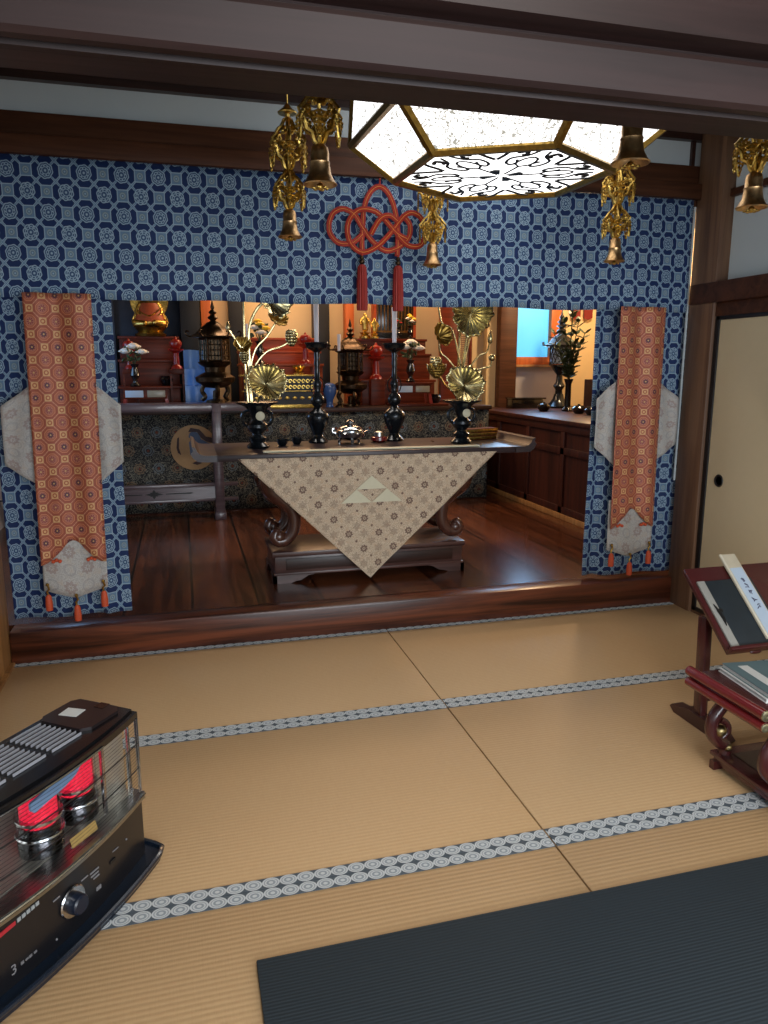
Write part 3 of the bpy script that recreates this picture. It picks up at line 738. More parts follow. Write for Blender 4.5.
# ---- candlesticks
def candlestick(loc, label):
    t = thing('candlestick', label, 'candlestick', loc, 0, 'candlesticks on the altar table')
    bm = new(); lathe(bm, [(0, 0), (.058, 0), (.062, .01), (.05, .022), (.036, .035), (.030, .048), (.042, .075), (.062, .12), (.070, .155), (.066, .175), (.045, .195), (.03, .205), (.022, .22), (.036, .235), (.043, .26), (.036, .285), (.022, .298), (.018, .32), (.024, .345), (.026, .36), (.018, .38), (.015, .46), (.019, .48), (.016, .50), (.018, .545), (.03, .555)]); obj('stem', bm, VASE, t)
    bm = new(); lathe(bm, [(.0, .553), (.03, .555), (.062, .572), (.068, .592), (.074, .598), (.072, .604), (.055, .598), (.04, .585), (0, .582)], seg=28); obj('drip_pan', bm, VASE, t)
    for s in (-1, 1):
        bm = new(); tube(bm, [(s*.018, 0, .40), (s*.04, 0, .375), (s*.045, 0, .345), (s*.035, 0, .31), (s*.024, 0, .31)], .004, 6); obj('handle', bm, VASE, t)
    return t
def long_candle(loc, h, label):
    t = thing('candle', label, 'candle', loc, 0, 'long white candles')
    bm = new(); lathe(bm, [(.0, 0), (.0125, 0), (.0150, h*.5), (.0165, h-.004), (.013, h), (0, h-.004)]); obj('wax', bm, CANDLE, t)
    bm = new(); tube(bm, [(0, 0, h-.006), (.001, 0, h+.012)], .0015, 5); obj('wick', bm, BLACKM, t)
candlestick((.80, 4.50, TZ), 'tall black candlestick left of the silver censer'); long_candle((.80, 4.50, TZ+.584), .27, 'tall white candle on the candlestick left of the silver censer')
candlestick((1.288, 4.50, TZ), 'tall black candlestick right of the small red pot'); long_candle((1.288, 4.50, TZ+.584), .235, 'tall white candle on the candlestick right of the red pot, under the right tassel')

# ---- flower vases
def vase(loc, label):
    t = thing('flower_vase', label, 'vase', loc, 0, 'black bronze vases on the altar table')
    bm = new(); lathe(bm, [(0, 0), (.062, 0), (.066, .012), (.052, .026), (.040, .036), (.048, .05), (.050, .06), (.034, .072), (.030, .082), (.050, .10), (.062, .118), (.060, .134), (.040, .150), (.032, .165), (.038, .19), (.050, .215), (.075, .238), (.118, .255), (.122, .262), (.116, .264), (.07, .25), (.03, .22), (0, .21)], seg=36); obj('body', bm, VASE, t)
    for s in (-1, 1):
        bm = new(); tube(bm, smooth_path([(s*.045, 0, .215), (s*.078, 0, .20), (s*.086, 0, .165), (s*.070, 0, .135), (s*.058, 0, .13)], 5), [.009]*21, 8); obj('handle', bm, VASE, t)
    bm = new(); lathe(bm, [(0, 0), (.024, 0), (.026, .004), (.020, .008), (0, .009)], (0.012, -.05, .185), 20, Matrix.Rotation(pi/2, 3, 'X')); obj('crest_disc', bm, CREAM, t)
    return t
vase((.412, 4.30, TZ), 'black bronze vase with pale round crest at the left end of the table')
vase((1.645, 4.25, TZ), 'black bronze vase with pale round crest at the right end of the table')

def lotus_leaf(bm, c, r, rot, n=22, depth=.35, seg=88):
    M = rot.to_matrix() if hasattr(rot, 'to_matrix') else rot
    rings = []
    for j in range(9):
        k = j/8; ring = []
        for i in range(seg):
            a = 2*pi*i/seg; amp = .09*k**1.2; rr = r*k*(1+.05*k*cos(a*n*.5)+.05*k*sin(3*a))
            p = Vector((rr*cos(a), rr*sin(a), r*(depth*k*k+amp*cos(n*a)*.8)))
            ring.append(bm.verts.new(Vector(c)+M @ p))
        rings.append(ring)
    for j in range(8):
        for i in range(seg):
            q = (rings[j][i], rings[j][(i+1) % seg], rings[j+1][(i+1) % seg], rings[j+1][i]); 
            try: bm.faces.new(q)
            except ValueError: pass
def bud(bm, c, r, rot=Matrix(), open_=0):
    M = rot.to_3x3()
    for L_ in range(2):
        for k in range(5+L_):
            a = 2*pi*k/(5+L_)+L_*.5
            petal = [];
            for j in range(6):
                v = j/5; w_ = r*.55*sin(pi*(.12+.80*v))*(1-.2*v); rad = r*(.25+.42*sin(pi*v*.75)+open_*v*.9)
                z = r*(-.7+2.0*v)*(1-.25*open_)
                petal.append([Vector(c)+M @ Vector((rad*cos(a)-s*w_*sin(a), rad*sin(a)+s*w_*cos(a), z+abs(s)*r*.1)) for s in (-1, 0, 1)])
            for j in range(5):
                for s in range(2):
                    vs_ = [bm.verts.new(p) for p in (petal[j][s], petal[j][s+1], petal[j+1][s+1], petal[j+1][s])]; bm.faces.new(vs_)
from mathutils import Euler
def solid(o, th=.0015):
    m = o.modifiers.new('thickness', 'SOLIDIFY'); m.thickness = th; return o
def lotus_arrangement(loc, label, mirror, parts):
    t = thing('golden_lotus_arrangement', label, 'lotus arrangement', loc, 0, 'gilt lotus arrangements in the vases')
    for kind, c, r, rot, stem in parts:
        c = Vector(c)
        bm = new()
        if kind == 'leaf': lotus_leaf(bm, c, r, Euler(rot)); o = solid(obj('lotus_leaf', bm, GOLDB, t, 60))
        elif kind == 'dark': lotus_leaf(bm, c, r, Euler(rot), 12, .6); o = solid(obj('curled_leaf', bm, BRASS, t, 60))
        elif kind == 'bud': bud(bm, c, r, Euler(rot).to_matrix(), .0); o = solid(obj('lotus_bud', bm, GOLDB, t, 60))
        elif kind == 'flower': bud(bm, c, r, Euler(rot).to_matrix(), .7); o = solid(obj('lotus_flower', bm, BRASS, t, 60))
        elif kind == 'pod':
            lathe(bm, [(0, -r), (r*.5, -r*.4), (r*.55, r*.5), (r*.2, r*1.7), (0, r*1.9)], c, 14); o = obj('seed_pod', bm, GOLDB, t)
        elif kind == 'ball': ball(bm, c, r); o = obj('round_bud', bm, GOLDB, t)
        if stem:
            bm = new(); tube(bm, smooth_path([Vector(p) for p in stem]+[c], 7), .0055 if kind != 'leaf' else .008, 7); obj('stem', bm, GOLDB, t)
    return t
# local origin = mouth of the vase
lotus_arrangement((1.645, 4.25, TZ+.25), 'gilt lotus leaves, buds and blossoms rising from the right black vase', 1, [
    ('leaf', (-.015, -.07, .10), .118, (radians(62), 0, 0), [(0, 0, -.03), (0, -.01, .03)]),
    ('leaf', (.035, -.02, .52), .128, (radians(100), 0, 0), [(0.005, .02, -.03), (.012, .03, .2)]),
    ('leaf', (.02, .06, .78), .11, (radians(30), 0, 0), [(-.01, .03, -.03), (-.006, .05, .3)]),
    ('dark', (-.16, -.02, .385), .07, (radians(70), radians(20), .3), [(-.01, 0, -.03), (-.03, 0, .16), (-.09, 0, .25), (-.145, 0, .30)]),
    ('bud', (-.165, .01, .205), .045, (0, 0, 0), [(-.01, 0, -.03), (-.05, 0, .05), (-.12, .01, .12)]),
    ('flower', (-.165, .0, .17), .05, (0, 0, 0), None),
    ('pod', (.175, 0, .37), .030, (0, 0, 0), [(.01, 0, -.03), (.04, 0, .18), (.10, 0, .27), (.155, 0, .30)]),
    ('ball', (.19, 0, .265), .022, (0, 0, 0), [(.01, 0, -.03), (.05, 0, .16), (.13, 0, .20), (.18, 0, .215)]),
    ('dark', (-.16, .02, .62), .06, (radians(20), 0, 0), [(0, 0.02, .2), (-.06, .02, .42), (-.13, .02, .47)]),
    ('dark', (.21, .02, .64), .06, (radians(20), 0, 0), [(.01, 0.02, .2), (.08, .02, .48), (.15, .02, .54)])])
lotus_arrangement((.412, 4.30, TZ+.25), 'gilt lotus leaves, buds and blossoms rising from the left black vase', 1, [
    ('leaf', (.05, -.07, .115), .112, (radians(62), 0, .1), [(0, 0, -.03), (.01, -.01, .03)]),
    ('leaf', (.09, -.02, .585), .125, (radians(70), radians(18), .5), [(-.025, .0, -.03), (-.032, .0, .25), (-.028, 0, .42), (.02, 0, .53)]),
    ('leaf', (-.05, .05, .80), .10, (radians(30), 0, 0), [(-.045, .02, -.03), (-.055, .03, .25), (-.052, .04, .55)]),
    ('dark', (.125, .0, .46), .06, (radians(50), 0, .4), [(-.03, .0, -.03), (-.035, .0, .15), (.0, 0, .30), (.07, .0, .38)]),
    ('bud', (.205, -.02, .355), .045, (0, 0, .3), [(-.03, .0, .08), (-.01, 0, .20), (.06, .0, .29), (.14, -.01, .32)]),
    ('dark', (-.07, 0, .32), .05, (radians(60), 0, 0), [(-.03, .0, .12), (-.04, 0, .22)]),
    ('bud', (-.06, 0, .25), .035, (0, 0, 0), None),
    ('pod', (-.145, 0, .42), .022, (0, 0, 0), [(-.02, 0, .18), (-.05, 0, .27), (-.12, 0, .38)])])

# ---- silver censer, red pot, incense bits
ce = thing('incense_burner', 'silver incense burner with lid on short feet between the candlesticks', 'incense burner', (.985, 4.42, TZ))
bm = new(); lathe(bm, [(0, .018), (.05, .02), (.085, .04), (.092, .062), (.08, .075), (.086, .08), (.07, .086), (0, .086)], seg=32); obj('bowl', bm, SILVERM, ce)
bm = new(); lathe(bm, [(.078, .082), (.066, .098), (.03, .108), (.012, .112), (.022, .122), (.024, .134), (.012, .142), (0, .144)], seg=28); obj('lid', bm, SILVERM, ce)
for k in range(3):
    a = k*2*pi/3+.5; bm = new(); tube(bm, [(.055*cos(a), .055*sin(a), .034), (.07*cos(a), .07*sin(a), .015), (.072*cos(a), .072*sin(a), 0)], [.012, .009, .01], 8); obj('foot', bm, SILVERM, ce)
for s in (-1, 1):
    bm = new(); tube(bm, smooth_path([(s*.086, 0, .062), (s*.108, 0, .07), (s*.112, 0, .085), (s*.10, 0, .09)], 4), .006, 7); obj('handle', bm, SILVERM, ce)
bm = new(); lathe(bm, [(0, 0), (.11, 0), (.115, .006), (0, .004)])
t = thing('incense_pot', 'small dark red pot with a grey lid beside the silver censer', 'pot', (1.172, 4.44, TZ)); bm.free()
bm = new(); lathe(bm, [(0, 0), (.035, 0), (.052, .012), (.05, .03), (.035, .036), (0, .036)]); obj('body', bm, LACQR, t)
bm = new(); lathe(bm, [(.03, .036), (.028, .062), (.01, .068), (0, .068)]); obj('lid', bm, STEEL, t)
for k, (xx, yy, r) in enumerate([(.56, 4.36, .03), (.655, 4.42, .028)]):
    bm = new(); lathe(bm, [(0, 0), (r*.6, 0), (r, .018), (r*1.1, .045), (r, .045), (r*.8, .015), (0, .012)], (xx, yy, TZ)); tag(obj('offering_cup', bm, VASE), ['small dark cup beside the left black vase', 'small dark cup just left of the tall left candlestick'][k], 'cup', 'offering cups')
def sutra_stack(loc, rz, label, n=3):
    for k in range(n):
        t = thing('sutra_book', label[k], 'book', (loc[0]+.006*k, loc[1]-.004*k, loc[2]+.0235*k), rz+.06*k, 'folded sutra books on the right end of the table')
        bm = new(); box(bm, (0, 0, .0115), (.26, .085, .018), None, .001); obj('gilt_pages', bm, GOLD, t)
        bm = new(); box(bm, (0, 0, .0012), (.265, .089, .0022)); box(bm, (0, 0, .0217), (.265, .089, .0022)); obj('cover', bm, W_DRED, t)
sutra_stack((1.82, 4.44, TZ+.0015), .2, ['folded gilt-edged sutra book, lowest in the pile at the right end of the table', 'folded gilt-edged sutra book in the middle of the pile on the table', 'folded gilt-edged sutra book on top of the pile at the right end of the table'])

# ================================================================== INNER ALTAR BEHIND
bm = new(); bx(bm, -1.36, 2.72, 6.33, 7.1, PZ, 1.012, .004); ia = obj('altar_platform', bm, W_DARK); tag(ia, 'long raised inner altar at the back, faced with dark floral brocade', 'altar')
bm = new(); cloth(bm, lambda u, v: Vector((-1.34+4.05*u, 6.322+.004*sin(u*60), PZ+.01+(.975-PZ-.01)*v)), 160, 4, uvf=lambda u, v: (u*4.05, v*.82)); obj('brocade_front', bm, ALTARCLOTH, ia, 180)
bm = new(); bx(bm, -1.36, 2.73, 6.29, 6.35, .975, 1.012, .004); obj('top_rail', bm, W_DARK, ia)
PLUM = plain('dark_plum_silk', (66, 44, 48), .6)
# medallion with crane
bm = new(); lathe(bm, [(0, 0), (.185, 0), (.187, .003), (.175, .005), (0, .005)], (.075, 6.318, .70), 48, Matrix.Rotation(pi/2, 3, 'X')); md = obj('round_crest', bm, plain('beige_crest', (196, 158, 112), .6), ia)
bm = new()
def flat(poly, y=6.306, d=.004): prism(bm, poly, lambda a, b_, t: Vector((.075+a, y+t, .70+b_)), d)
flat([(-.03, .12), (0, .14), (.04, .12), (.06, .07), (.11, .04), (.16, .02), (.155, -.01), (.09, -.015), (.03, -.0), (-.0, .05), (-.04, .09)])
obj('crane_body', bm, plain('grey_blue_silk', (84, 104, 136), .6), md)
for poly in ([(-.04, .13), (-.02, .165), (.05, .15), (.10, .09), (.17, .075), (.165, .03), (.10, .05), (.06, .08), (.03, .13)], [(-.02, -.13), (.02, -.11), (.06, -.13), (.02, -.145)], [(-.13, .08), (-.115, .09), (-.12, 0), (-.105, -.06), (-.13, -.04), (-.14, 0)]):
    bm = new(); flat(poly, 6.304); obj('crane_feather', bm, PLUM, md)
# ---- side desk left
dk = thing('side_desk', 'long narrow grey-brown wooden desk with carved lower board before the inner altar', 'desk', (-.3, 6.05, PZ))
bm = new(); bx(bm, -.95, .98, -.10, .17, .865, .925, .004); obj('top', bm, W_DESK, dk)
for xx in (-.60, .555):
    bm = new(); bx(bm, xx-.035, xx+.035, -.112, -.05, .05, .924, .004); bx(bm, xx-.045, xx+.045, -.13, .14, 0, .06, .006); bx(bm, xx-.035, xx+.035, .08, .14, .05, .90, .004); obj('leg', bm, W_DESK, dk)
bm = new(); bx(bm, -1.0, .70, -.085, -.03, .27, .295, .003); bx(bm, -1.0, .70, -.085, -.03, .15, .172, .003); obj('rail', bm, W_DESK, dk)
bm = new(); bx(bm, -1.0, .54, -.075, -.045, .165, .28); cb_ = obj('lower_board', bm, W_DESK, dk)
bm = new()
for cx_ in (.05, -.8):
    for k in range(8):
        a = k*pi/4; r = .055 if k % 2 == 0 else .035
        prism(bm, [(cx_+r*cos(a)*1.3, .222+r*sin(a)*.7), (cx_+.4*r*cos(a+.5)*1.3, .222+.4*r*sin(a+.5)), (cx_+.0, .222), (cx_+.4*r*cos(a-.5)*1.3, .222+.4*r*sin(a-.5))], lambda u, v, t: Vector((u, -.078+t, v)), .003)
    for s in (-1, 1): prism(bm, [(cx_+s*.09, .225), (cx_+s*.28, .228), (cx_+s*.30, .222), (cx_+s*.28, .217), (cx_+s*.09, .219)], lambda u, v, t: Vector((u, -.078+t, v)), .003)
obj('carved_motif', bm, BLACKM, cb_)

# ---- bronze lantern-style incense burners
def pagoda(loc, s, label, mat=BRONZE):
    t = thing('bronze_lantern', label, 'lantern', loc, 0, 'bronze altar lanterns')
    bm = new()
    for k in range(3):
        a = k*2*pi/3+.6; tube(bm, smooth_path([Vector((.10*cos(a), .10*sin(a), .16))*s, Vector((.13*cos(a), .13*sin(a), .10))*s, Vector((.10*cos(a), .10*sin(a), .05))*s, Vector((.13*cos(a), .13*sin(a), .021))*s], 4), .02*s, 8)
    lathe(bm, [(0, .0), (.09*s, 0), (.08*s, .02*s), (.03*s, .03*s), (.025*s, .10*s), (0, .11*s)]); obj('feet', bm, mat, t)
    bm = new(); lathe(bm, [(0, .12*s), (.09*s, .13*s), (.165*s, .18*s), (.17*s, .215*s), (.12*s, .245*s), (.085*s, .26*s), (.09*s, .30*s), (.13*s, .325*s), (.145*s, .345*s), (0, .345*s)], seg=32); obj('bowl', bm, mat, t)
    bm = new(); lathe(bm, [(.085*s, .345*s), (.085*s, .53*s)], seg=6); obj('inner_shade', bm, BRONZE, t)
    bm = new()
    for k in range(6):
        a = k*pi/3; tube(bm, [Vector((.12*cos(a), .12*sin(a), .345))*s, Vector((.12*cos(a), .12*sin(a), .54))*s], .010*s, 6)
        a2 = a+pi/3; A_ = Vector((.12*cos(a), .12*sin(a), 0))*s; B_ = Vector((.12*cos(a2), .12*sin(a2), 0))*s
        for q in range(1, 4):
            m_ = A_.lerp(B_, q/4); tube(bm, [m_+Vector((0, 0, .36*s)), m_+Vector((0, 0, .53*s))], .004*s, 4)
        for zz in (.40, .445, .49): tube(bm, [A_+Vector((0, 0, zz*s)), B_+Vector((0, 0, zz*s))], .004*s, 4)
        tube(bm, [A_+Vector((0, 0, .352*s)), B_+Vector((0, 0, .352*s))], .011*s, 5); tube(bm, [A_+Vector((0, 0, .54*s)), B_+Vector((0, 0, .54*s))], .012*s, 5)
    obj('pierced_cage', bm, mat, t)
    bm = new(); lathe(bm, [(.10*s, .545*s), (.19*s, .55*s), (.195*s, .562*s), (.15*s, .585*s), (.11*s, .625*s), (.07*s, .66*s), (.05*s, .675*s), (.0, .68*s)], seg=6)
    for k in range(6):
        a = k*pi/3; scr = [Vector((r_*cos(a), r_*sin(a), z_))*s for r_, z_ in ((.17, .56), (.21, .56), (.235, .585), (.22, .605), (.20, .595))]; tube(bm, smooth_path(scr, 4), .007*s, 6)
    obj('roof', bm, mat, t)
    bm = new(); lathe(bm, [(.05*s, .675*s), (.02*s, .69*s), (.045*s, .715*s), (.02*s, .74*s), (.035*s, .76*s), (.012*s, .785*s), (.018*s, .80*s), (.0, .87*s)], seg=16); obj('finial', bm, mat, t)
    return t
pagoda((.265, 6.11, 1.079), .92, 'dark bronze lantern with pierced cage and pointed finial standing on the left desk')
pagoda((1.455, 6.50, 1.0135), .88, 'dark bronze lantern at the centre of the altar, below the red tassels')

# ---- tiered stand (left) and statue
def tiers(name, label, x0, x1, y0, y1, zs, mat, cat='stand', rail=None):
    t = thing(name, label, cat, ((x0+x1)/2, (y0+y1)/2, 1.0)); hx, n = (x1-x0)/2, len(zs); dy = (y1-y0)/n
    for k, z in enumerate(zs):
        bm = new(); ya = -(y1-y0)/2+dy*k; bx(bm, -hx, hx, ya, (y1-y0)/2, (zs[k-1]-1 if k else 0.0135), z-1-.022, .003); bx(bm, -hx-.012, hx+.012, ya-.012, (y1-y0)/2, z-1-.022, z-1, .003); obj('tier', bm, mat, t)
    return t
tiers('tiered_stand', 'dark red lacquered tiered stand under the golden statue on the left', -.50, -.01, 6.62, 7.05, [1.20, 1.42, 1.62], W_DRED)
st = thing('seated_statue', 'golden seated statue with red robe on the left tiered stand', 'statue', (-.235, 6.93, 1.62))
bm = new(); lathe(bm, [(0, 0), (.12, 0), (.13, .02), (.10, .035), (.12, .06), (.13, .075), (0, .08)], seg=28, lobes=14, amp=.03); obj('pedestal', bm, BRASS, st)
def skinned(name, verts, edges, radii, mat, parent, root=0, sub=2):
    me = bpy.data.meshes.new(name); me.from_pydata(verts, edges, []); o = bpy.data.objects.new(name, me); COL.objects.link(o); o.parent = parent
    m = o.modifiers.new('skin', 'SKIN'); m.use_smooth_shade = True
    for i, r in enumerate(radii): me.skin_vertices[0].data[i].radius = (r, r) if not isinstance(r, tuple) else r
    me.skin_vertices[0].data[root].use_root = True
    s = o.modifiers.new('sub', 'SUBSURF'); s.levels = s.render_levels = sub; me.materials.append(mat)
    return o
V_ = [(0, 0, .13), (0, 0, .19), (0, 0, .26), (0, -.005, .31), (0, -.01, .34), (0, -.012, .385),
      (-.07, 0, .27), (-.10, -.01, .20), (-.05, -.07, .16), (.07, 0, .27), (.10, -.01, .20), (.05, -.07, .16),
      (-.06, -.02, .11), (-.13, -.06, .105), (-.02, -.11, .105), (.06, -.02, .11), (.13, -.06, .105), (.02, -.12, .115)]
E_ = [(0, 1), (1, 2), (2, 3), (3, 4), (4, 5), (2, 6), (6, 7), (7, 8), (2, 9), (9, 10), (10, 11), (0, 12), (12, 13), (13, 14), (0, 15), (15, 16), (16, 17)]
skinned('body', V_, E_, [.055, .055, .058, .024, .035, .03, .032, .025, .017, .032, .025, .017, .04, .036, .024, .04, .036, .024], GOLD, st)
bm = new()
def rob(u, v):
    a = -pi*.5+(u-.5)*2.5; r = .066+.05*v*0+.055*(1-v); return Vector((r*1.15*cos(a), r*sin(a)*.85, .12+.16*v))
cloth(bm, rob, 20, 8, uvf=lambda u, v: (u, v)); obj('robe', bm, plain('red_robe', (160, 70, 34), .5, var=.4, nscale=60), st)
bm = new(); lathe(bm, [(.15, 0), (.16, .004), (.155, .008), (.12, .006), (0, .006)], (0, .07, .30), 32, Matrix.Rotation(pi/2, 3, 'X')); obj('halo', bm, GOLD, st)
bm = new()
for s in (-1, 1):
    for q in range(6):
        tube(bm, smooth_path([(s*(.06+.015*q), -.075+.012*q, .082), (s*(.075+.014*q), -.055+.016*q, .14), (s*(.055+.011*q), -.035+.01*q, .21), (s*(.03+.008*q), -.02, .29)], 5), .0065, 6)
tube(bm, smooth_path([(-.10, -.05, .22), (0, -.09, .17), (.10, -.05, .24)], 6), .006, 6); tube(bm, smooth_path([(-.09, -.05, .20), (0, -.09, .14), (.10, -.05, .20)], 6), .006, 6)
obj('side_ribbon', bm, GOLD, st)
bm = new(); bx(bm, .02, .19, 6.96, 7.22, 1.0135, 2.15, .005); bx(bm, .0, .21, 6.94, 7.22, 2.15, 2.18, .005); tag(obj('memorial_cabinet', bm, BLACKM), 'tall narrow black lacquer cabinet beside the golden statue', 'cabinet')
# satin covered steps, with the blue light painted into the cloth
ss = thing('satin_steps', 'satin covered steps in blue-lit colour to the right of the dark red stand', 'steps', (.16, 6.62, 1.0))
for k, z in enumerate((.20, .34, .50)):
    bm = new()
    y_a = -.16+.10*k
    def fs(u, v, y_a=y_a, z=z, k=k):
        x = -.13+.27*u; 
        if v < .5: return Vector((x, y_a+.004*sin(u*14+k), .014+(z-.014)*v*2))
        return Vector((x, y_a+.12*(v-.5)*2, z+.003*sin(u*9)))
    cloth(bm, fs, 16, 12, uvf=lambda u, v: (u, v)); obj('satin_cover', bm, SATIN, ss, 60)
bm = new(); bx(bm, -.125, .135, .06, .22, .014, .49); obj('step_frame', bm, W_DARK, ss)

# offering stands (red turned)
def red_stand(loc, s, label):
    t = thing('offering_stand', label, 'offering stand', loc, 0, 'red lacquered offering stands')
    bm = new(); lathe(bm, [(0, 0), (.055*s, 0), (.05*s, .02*s), (.03*s, .04*s), (.026*s, .15*s), (.045*s, .165*s), (.07*s, .175*s), (.075*s, .19*s), (.0, .19*s)]); obj('pedestal', bm, RED, t)
    bm = new(); lathe(bm, [(.03*s, .19*s), (.055*s, .215*s), (.06*s, .25*s), (.045*s, .275*s), (.015*s, .285*s), (.01*s, .30*s), (0, .31*s)]); obj('covered_bowl', bm, RED, t)
red_stand((-.03, 6.60, 1.343), .86, 'red lacquer offering stand with covered bowl beside the golden statue')
bm = new()
red_stand((-.405, 6.58, 1.343), .80, 'red lacquer offering stand nearest the left blue curtain')
for xx, yy, lb in ((-.03, 6.60, 'small black stool under the offering stand beside the statue'), (-.405, 6.58, 'small dark stool under the offering stand nearest the left curtain')):
    bm = new(); bx(bm, xx-.06, xx+.06, yy-.05, yy+.012, 1.30, 1.342, .003)
    for sx_ in (-1, 1): bx(bm, xx+sx_*.05-.008, xx+sx_*.05+.008, yy-.045, yy-.03, 1.0135, 1.30); bx(bm, xx+sx_*.05-.008, xx+sx_*.05+.008, yy-.012, yy+.002, 1.0135, 1.30)
    tag(obj('offering_stool', bm, W_DRED), lb, 'stool', 'stools under offering stands')

def flowers(loc, s, kind, label, vmat=BLACK):
    t = thing('altar_flower_vase', label, 'flowers', loc, 0, 'vases of flowers on the inner altar')
    bm = new(); lathe(bm, [(0, 0), (.035*s, 0), (.04*s, .01*s), (.018*s, .03*s), (.016*s, .05*s), (.035*s, .08*s), (.03*s, .11*s), (.02*s, .14*s), (.034*s, .165*s), (.028*s, .165*s), (0, .15*s)]); obj('vase', bm, vmat, t)
    bm = new()
    for k in range(26):
        a = random.uniform(0, 2*pi); e = random.uniform(.2, 1.3); r = random.uniform(.03, .085)*s; c = Vector((r*cos(a)*cos(e*.5), r*sin(a)*cos(e*.5), (.19+random.uniform(0, .10))*s))
        ball(bm, c, .022*s, (1, .35, .6), Euler((random.random()*3, random.random()*3, a)).to_matrix(), 1)
        if k < 9: tube(bm, [(0, 0, .15*s), c], .002*s, 4)
    obj('leaves', bm, LEAF, t)
    cs = {'w': [(0, -.01, .29, .048), (-.055, -.03, .255, .046), (.058, -.025, .25, .044)], 'y': [(0, -.03, .285, .034), (-.04, -.035, .26, .036), (.042, -.035, .255, .036), (.01, -.055, .225, .038), (-.01, .0, .31, .03)],
          'r': [(0, -.01, .27, .03), (-.04, -.02, .24, .03), (.04, -.02, .24, .028)]}[kind]
    for i, (x, y, z, r) in enumerate(cs):
        bm = new(); c = Vector((x*s, y*s, z*s))
        for q in range(16):
            a = q*2*pi/16*1.618*2; rr = r*s*(.25+.65*((q % 4)/3)); ball(bm, c+Vector((rr*cos(a), rr*sin(a), r*s*(.35-.35*((q % 4)/3)))), r*s*.34, (1, 1, .6), None, 1)
        ball(bm, c+Vector((0, 0, r*s*.05)), r*s*.9, (1, 1, .5), None, 2)
        obj('blossom', bm, {'w': PETALW, 'y': (PETALY if i % 2 == 0 else PETALW), 'r': PETALR}[kind], t)
flowers((-.36, 6.42, 1.201), 1.1, 'w', 'black vase of white chrysanthemums at the left by the curtain')
flowers((.665, 6.52, 1.385), 1.15, 'y', 'slender black vase of yellow and white flowers behind the left lotus')
flowers((2.0, 6.46, 1.222), 1.2, 'w', 'black vase of white chrysanthemums right of the right candlestick')
flowers((2.00, 6.87, 1.622), .6, 'r', 'small vase of red flowers on the red altar cabinet')
flowers((2.12, 6.87, 1.622), .7, 'y', 'small vase of yellow flowers at the right end of the red altar cabinet')
# small shelf tables with framed papers
def shelf_table(x, w_, label, z=1.013, y=6.42):
    t = thing('offering_table', label, 'small table', (x, y, z), 0, 'small lacquered offering tables')
    bm = new(); bx(bm, -w_/2, w_/2, -.08, .08, .172, .186, .002); bx(bm, -w_/2+.03, w_/2-.03, -.075, -.065, .09, .172, .002); obj('table_top', bm, W_DRED, t)
    for s in (-1, 1):
        for ya in (-.07, .055): bm = new(); prism(bm, [(s*(w_/2-.06), .172), (s*(w_/2-.045), .172), (s*(w_/2-.01), 0), (s*(w_/2-.04), 0)], lambda a, b_, q: Vector((a, ya+q, b_)), .012); obj('leg', bm, RED, t)
    for s in (-1, 1):
        bm = new(); box(bm, (s*(w_/4-.015), -.078, .13), (w_/2-.06, .006, .055), None, .002); obj('inlay_panel', bm, PAPERB if s < 0 else plain('pearl_inlay', (150, 140, 120), .3), t)
shelf_table(-.285, .40, 'small red-legged table with two pale inlaid panels at the left by the curtain')
shelf_table(2.00, .38, 'small red-legged table with oval inlays under the white flowers on the right', z=1.034)
bm = new(); bx(bm, 1.80, 2.32, 6.32, 6.53, 1.013, 1.033, .003); tag(obj('altar_board', bm, W_DRED), 'thin dark red board under the right small table', 'board')

# centre-left orange-red stand, gold carved table
tiers('tiered_stand', 'orange-red wooden tiered stand behind the golden carved table', .52, 1.24, 6.69, 7.08, [1.385, 1.50, 1.62], W_RED)
bm = new(); bx(bm, .60, .73, 6.45, 6.60, 1.355, 1.384, .003)
for sx_ in (.62, .71): bx(bm, sx_-.008, sx_+.008, 6.46, 6.475, 1.013, 1.355); bx(bm, sx_-.008, sx_+.008, 6.575, 6.59, 1.013, 1.355)
tag(obj('flower_stool', bm, W_RED), 'small orange-red stool holding the vase of yellow flowers', 'stool')
red_stand((1.07, 6.58, 1.386), .88, 'red lacquer offering stand with covered bowl left of the left candle'); 
bm = new(); bx(bm, .99, 1.15, 6.50, 6.655, 1.36, 1.385, .003); bx(bm, 1.0, 1.02, 6.51, 6.53, 1.013, 1.36); bx(bm, 1.12, 1.14, 6.51, 6.53, 1.013, 1.36); bx(bm, 1.0, 1.02, 6.62, 6.64, 1.013, 1.36); bx(bm, 1.12, 1.14, 6.62, 6.64, 1.013, 1.36)
tag(obj('offering_stool', bm, W_RED), 'small red stool under the offering stand left of the left candle', 'stool', 'stools under offering stands')
gt = thing('gilt_altar_table', 'low black table with gilded carved apron and gold bands behind the left vase', 'table', (.80, 6.38, 1.013))
bm = new(); bx(bm, -.33, .33, -.06, .05, .266, .28, .003); bx(bm, -.31, .31, -.055, .045, .138, .147, .003); bx(bm, -.35, .35, -.065, .06, .0, .03, .003); obj('gold_band', bm, GOLD, gt)
bm = new(); bx(bm, -.29, .29, -.04, .04, .03, .266); obj('body', bm, BLACKM, gt)
bm = new()
for i in range(16):
    for j in range(2):
        x = -.28+.56*i/15; z = .175+.05*j; pts = [(x+.017*cos(q)*(1-q/9), -.047, z+.02*sin(q)*(1-q/9)) for q in [k*.7 for k in range(9)]]; tube(bm, pts, .005, 5)
for i in range(9): ball(bm, (-.26+.52*i/8, -.046, .085), .018, (1.3, .4, .8), None, 1)
obj('carving', bm, GOLD, gt)
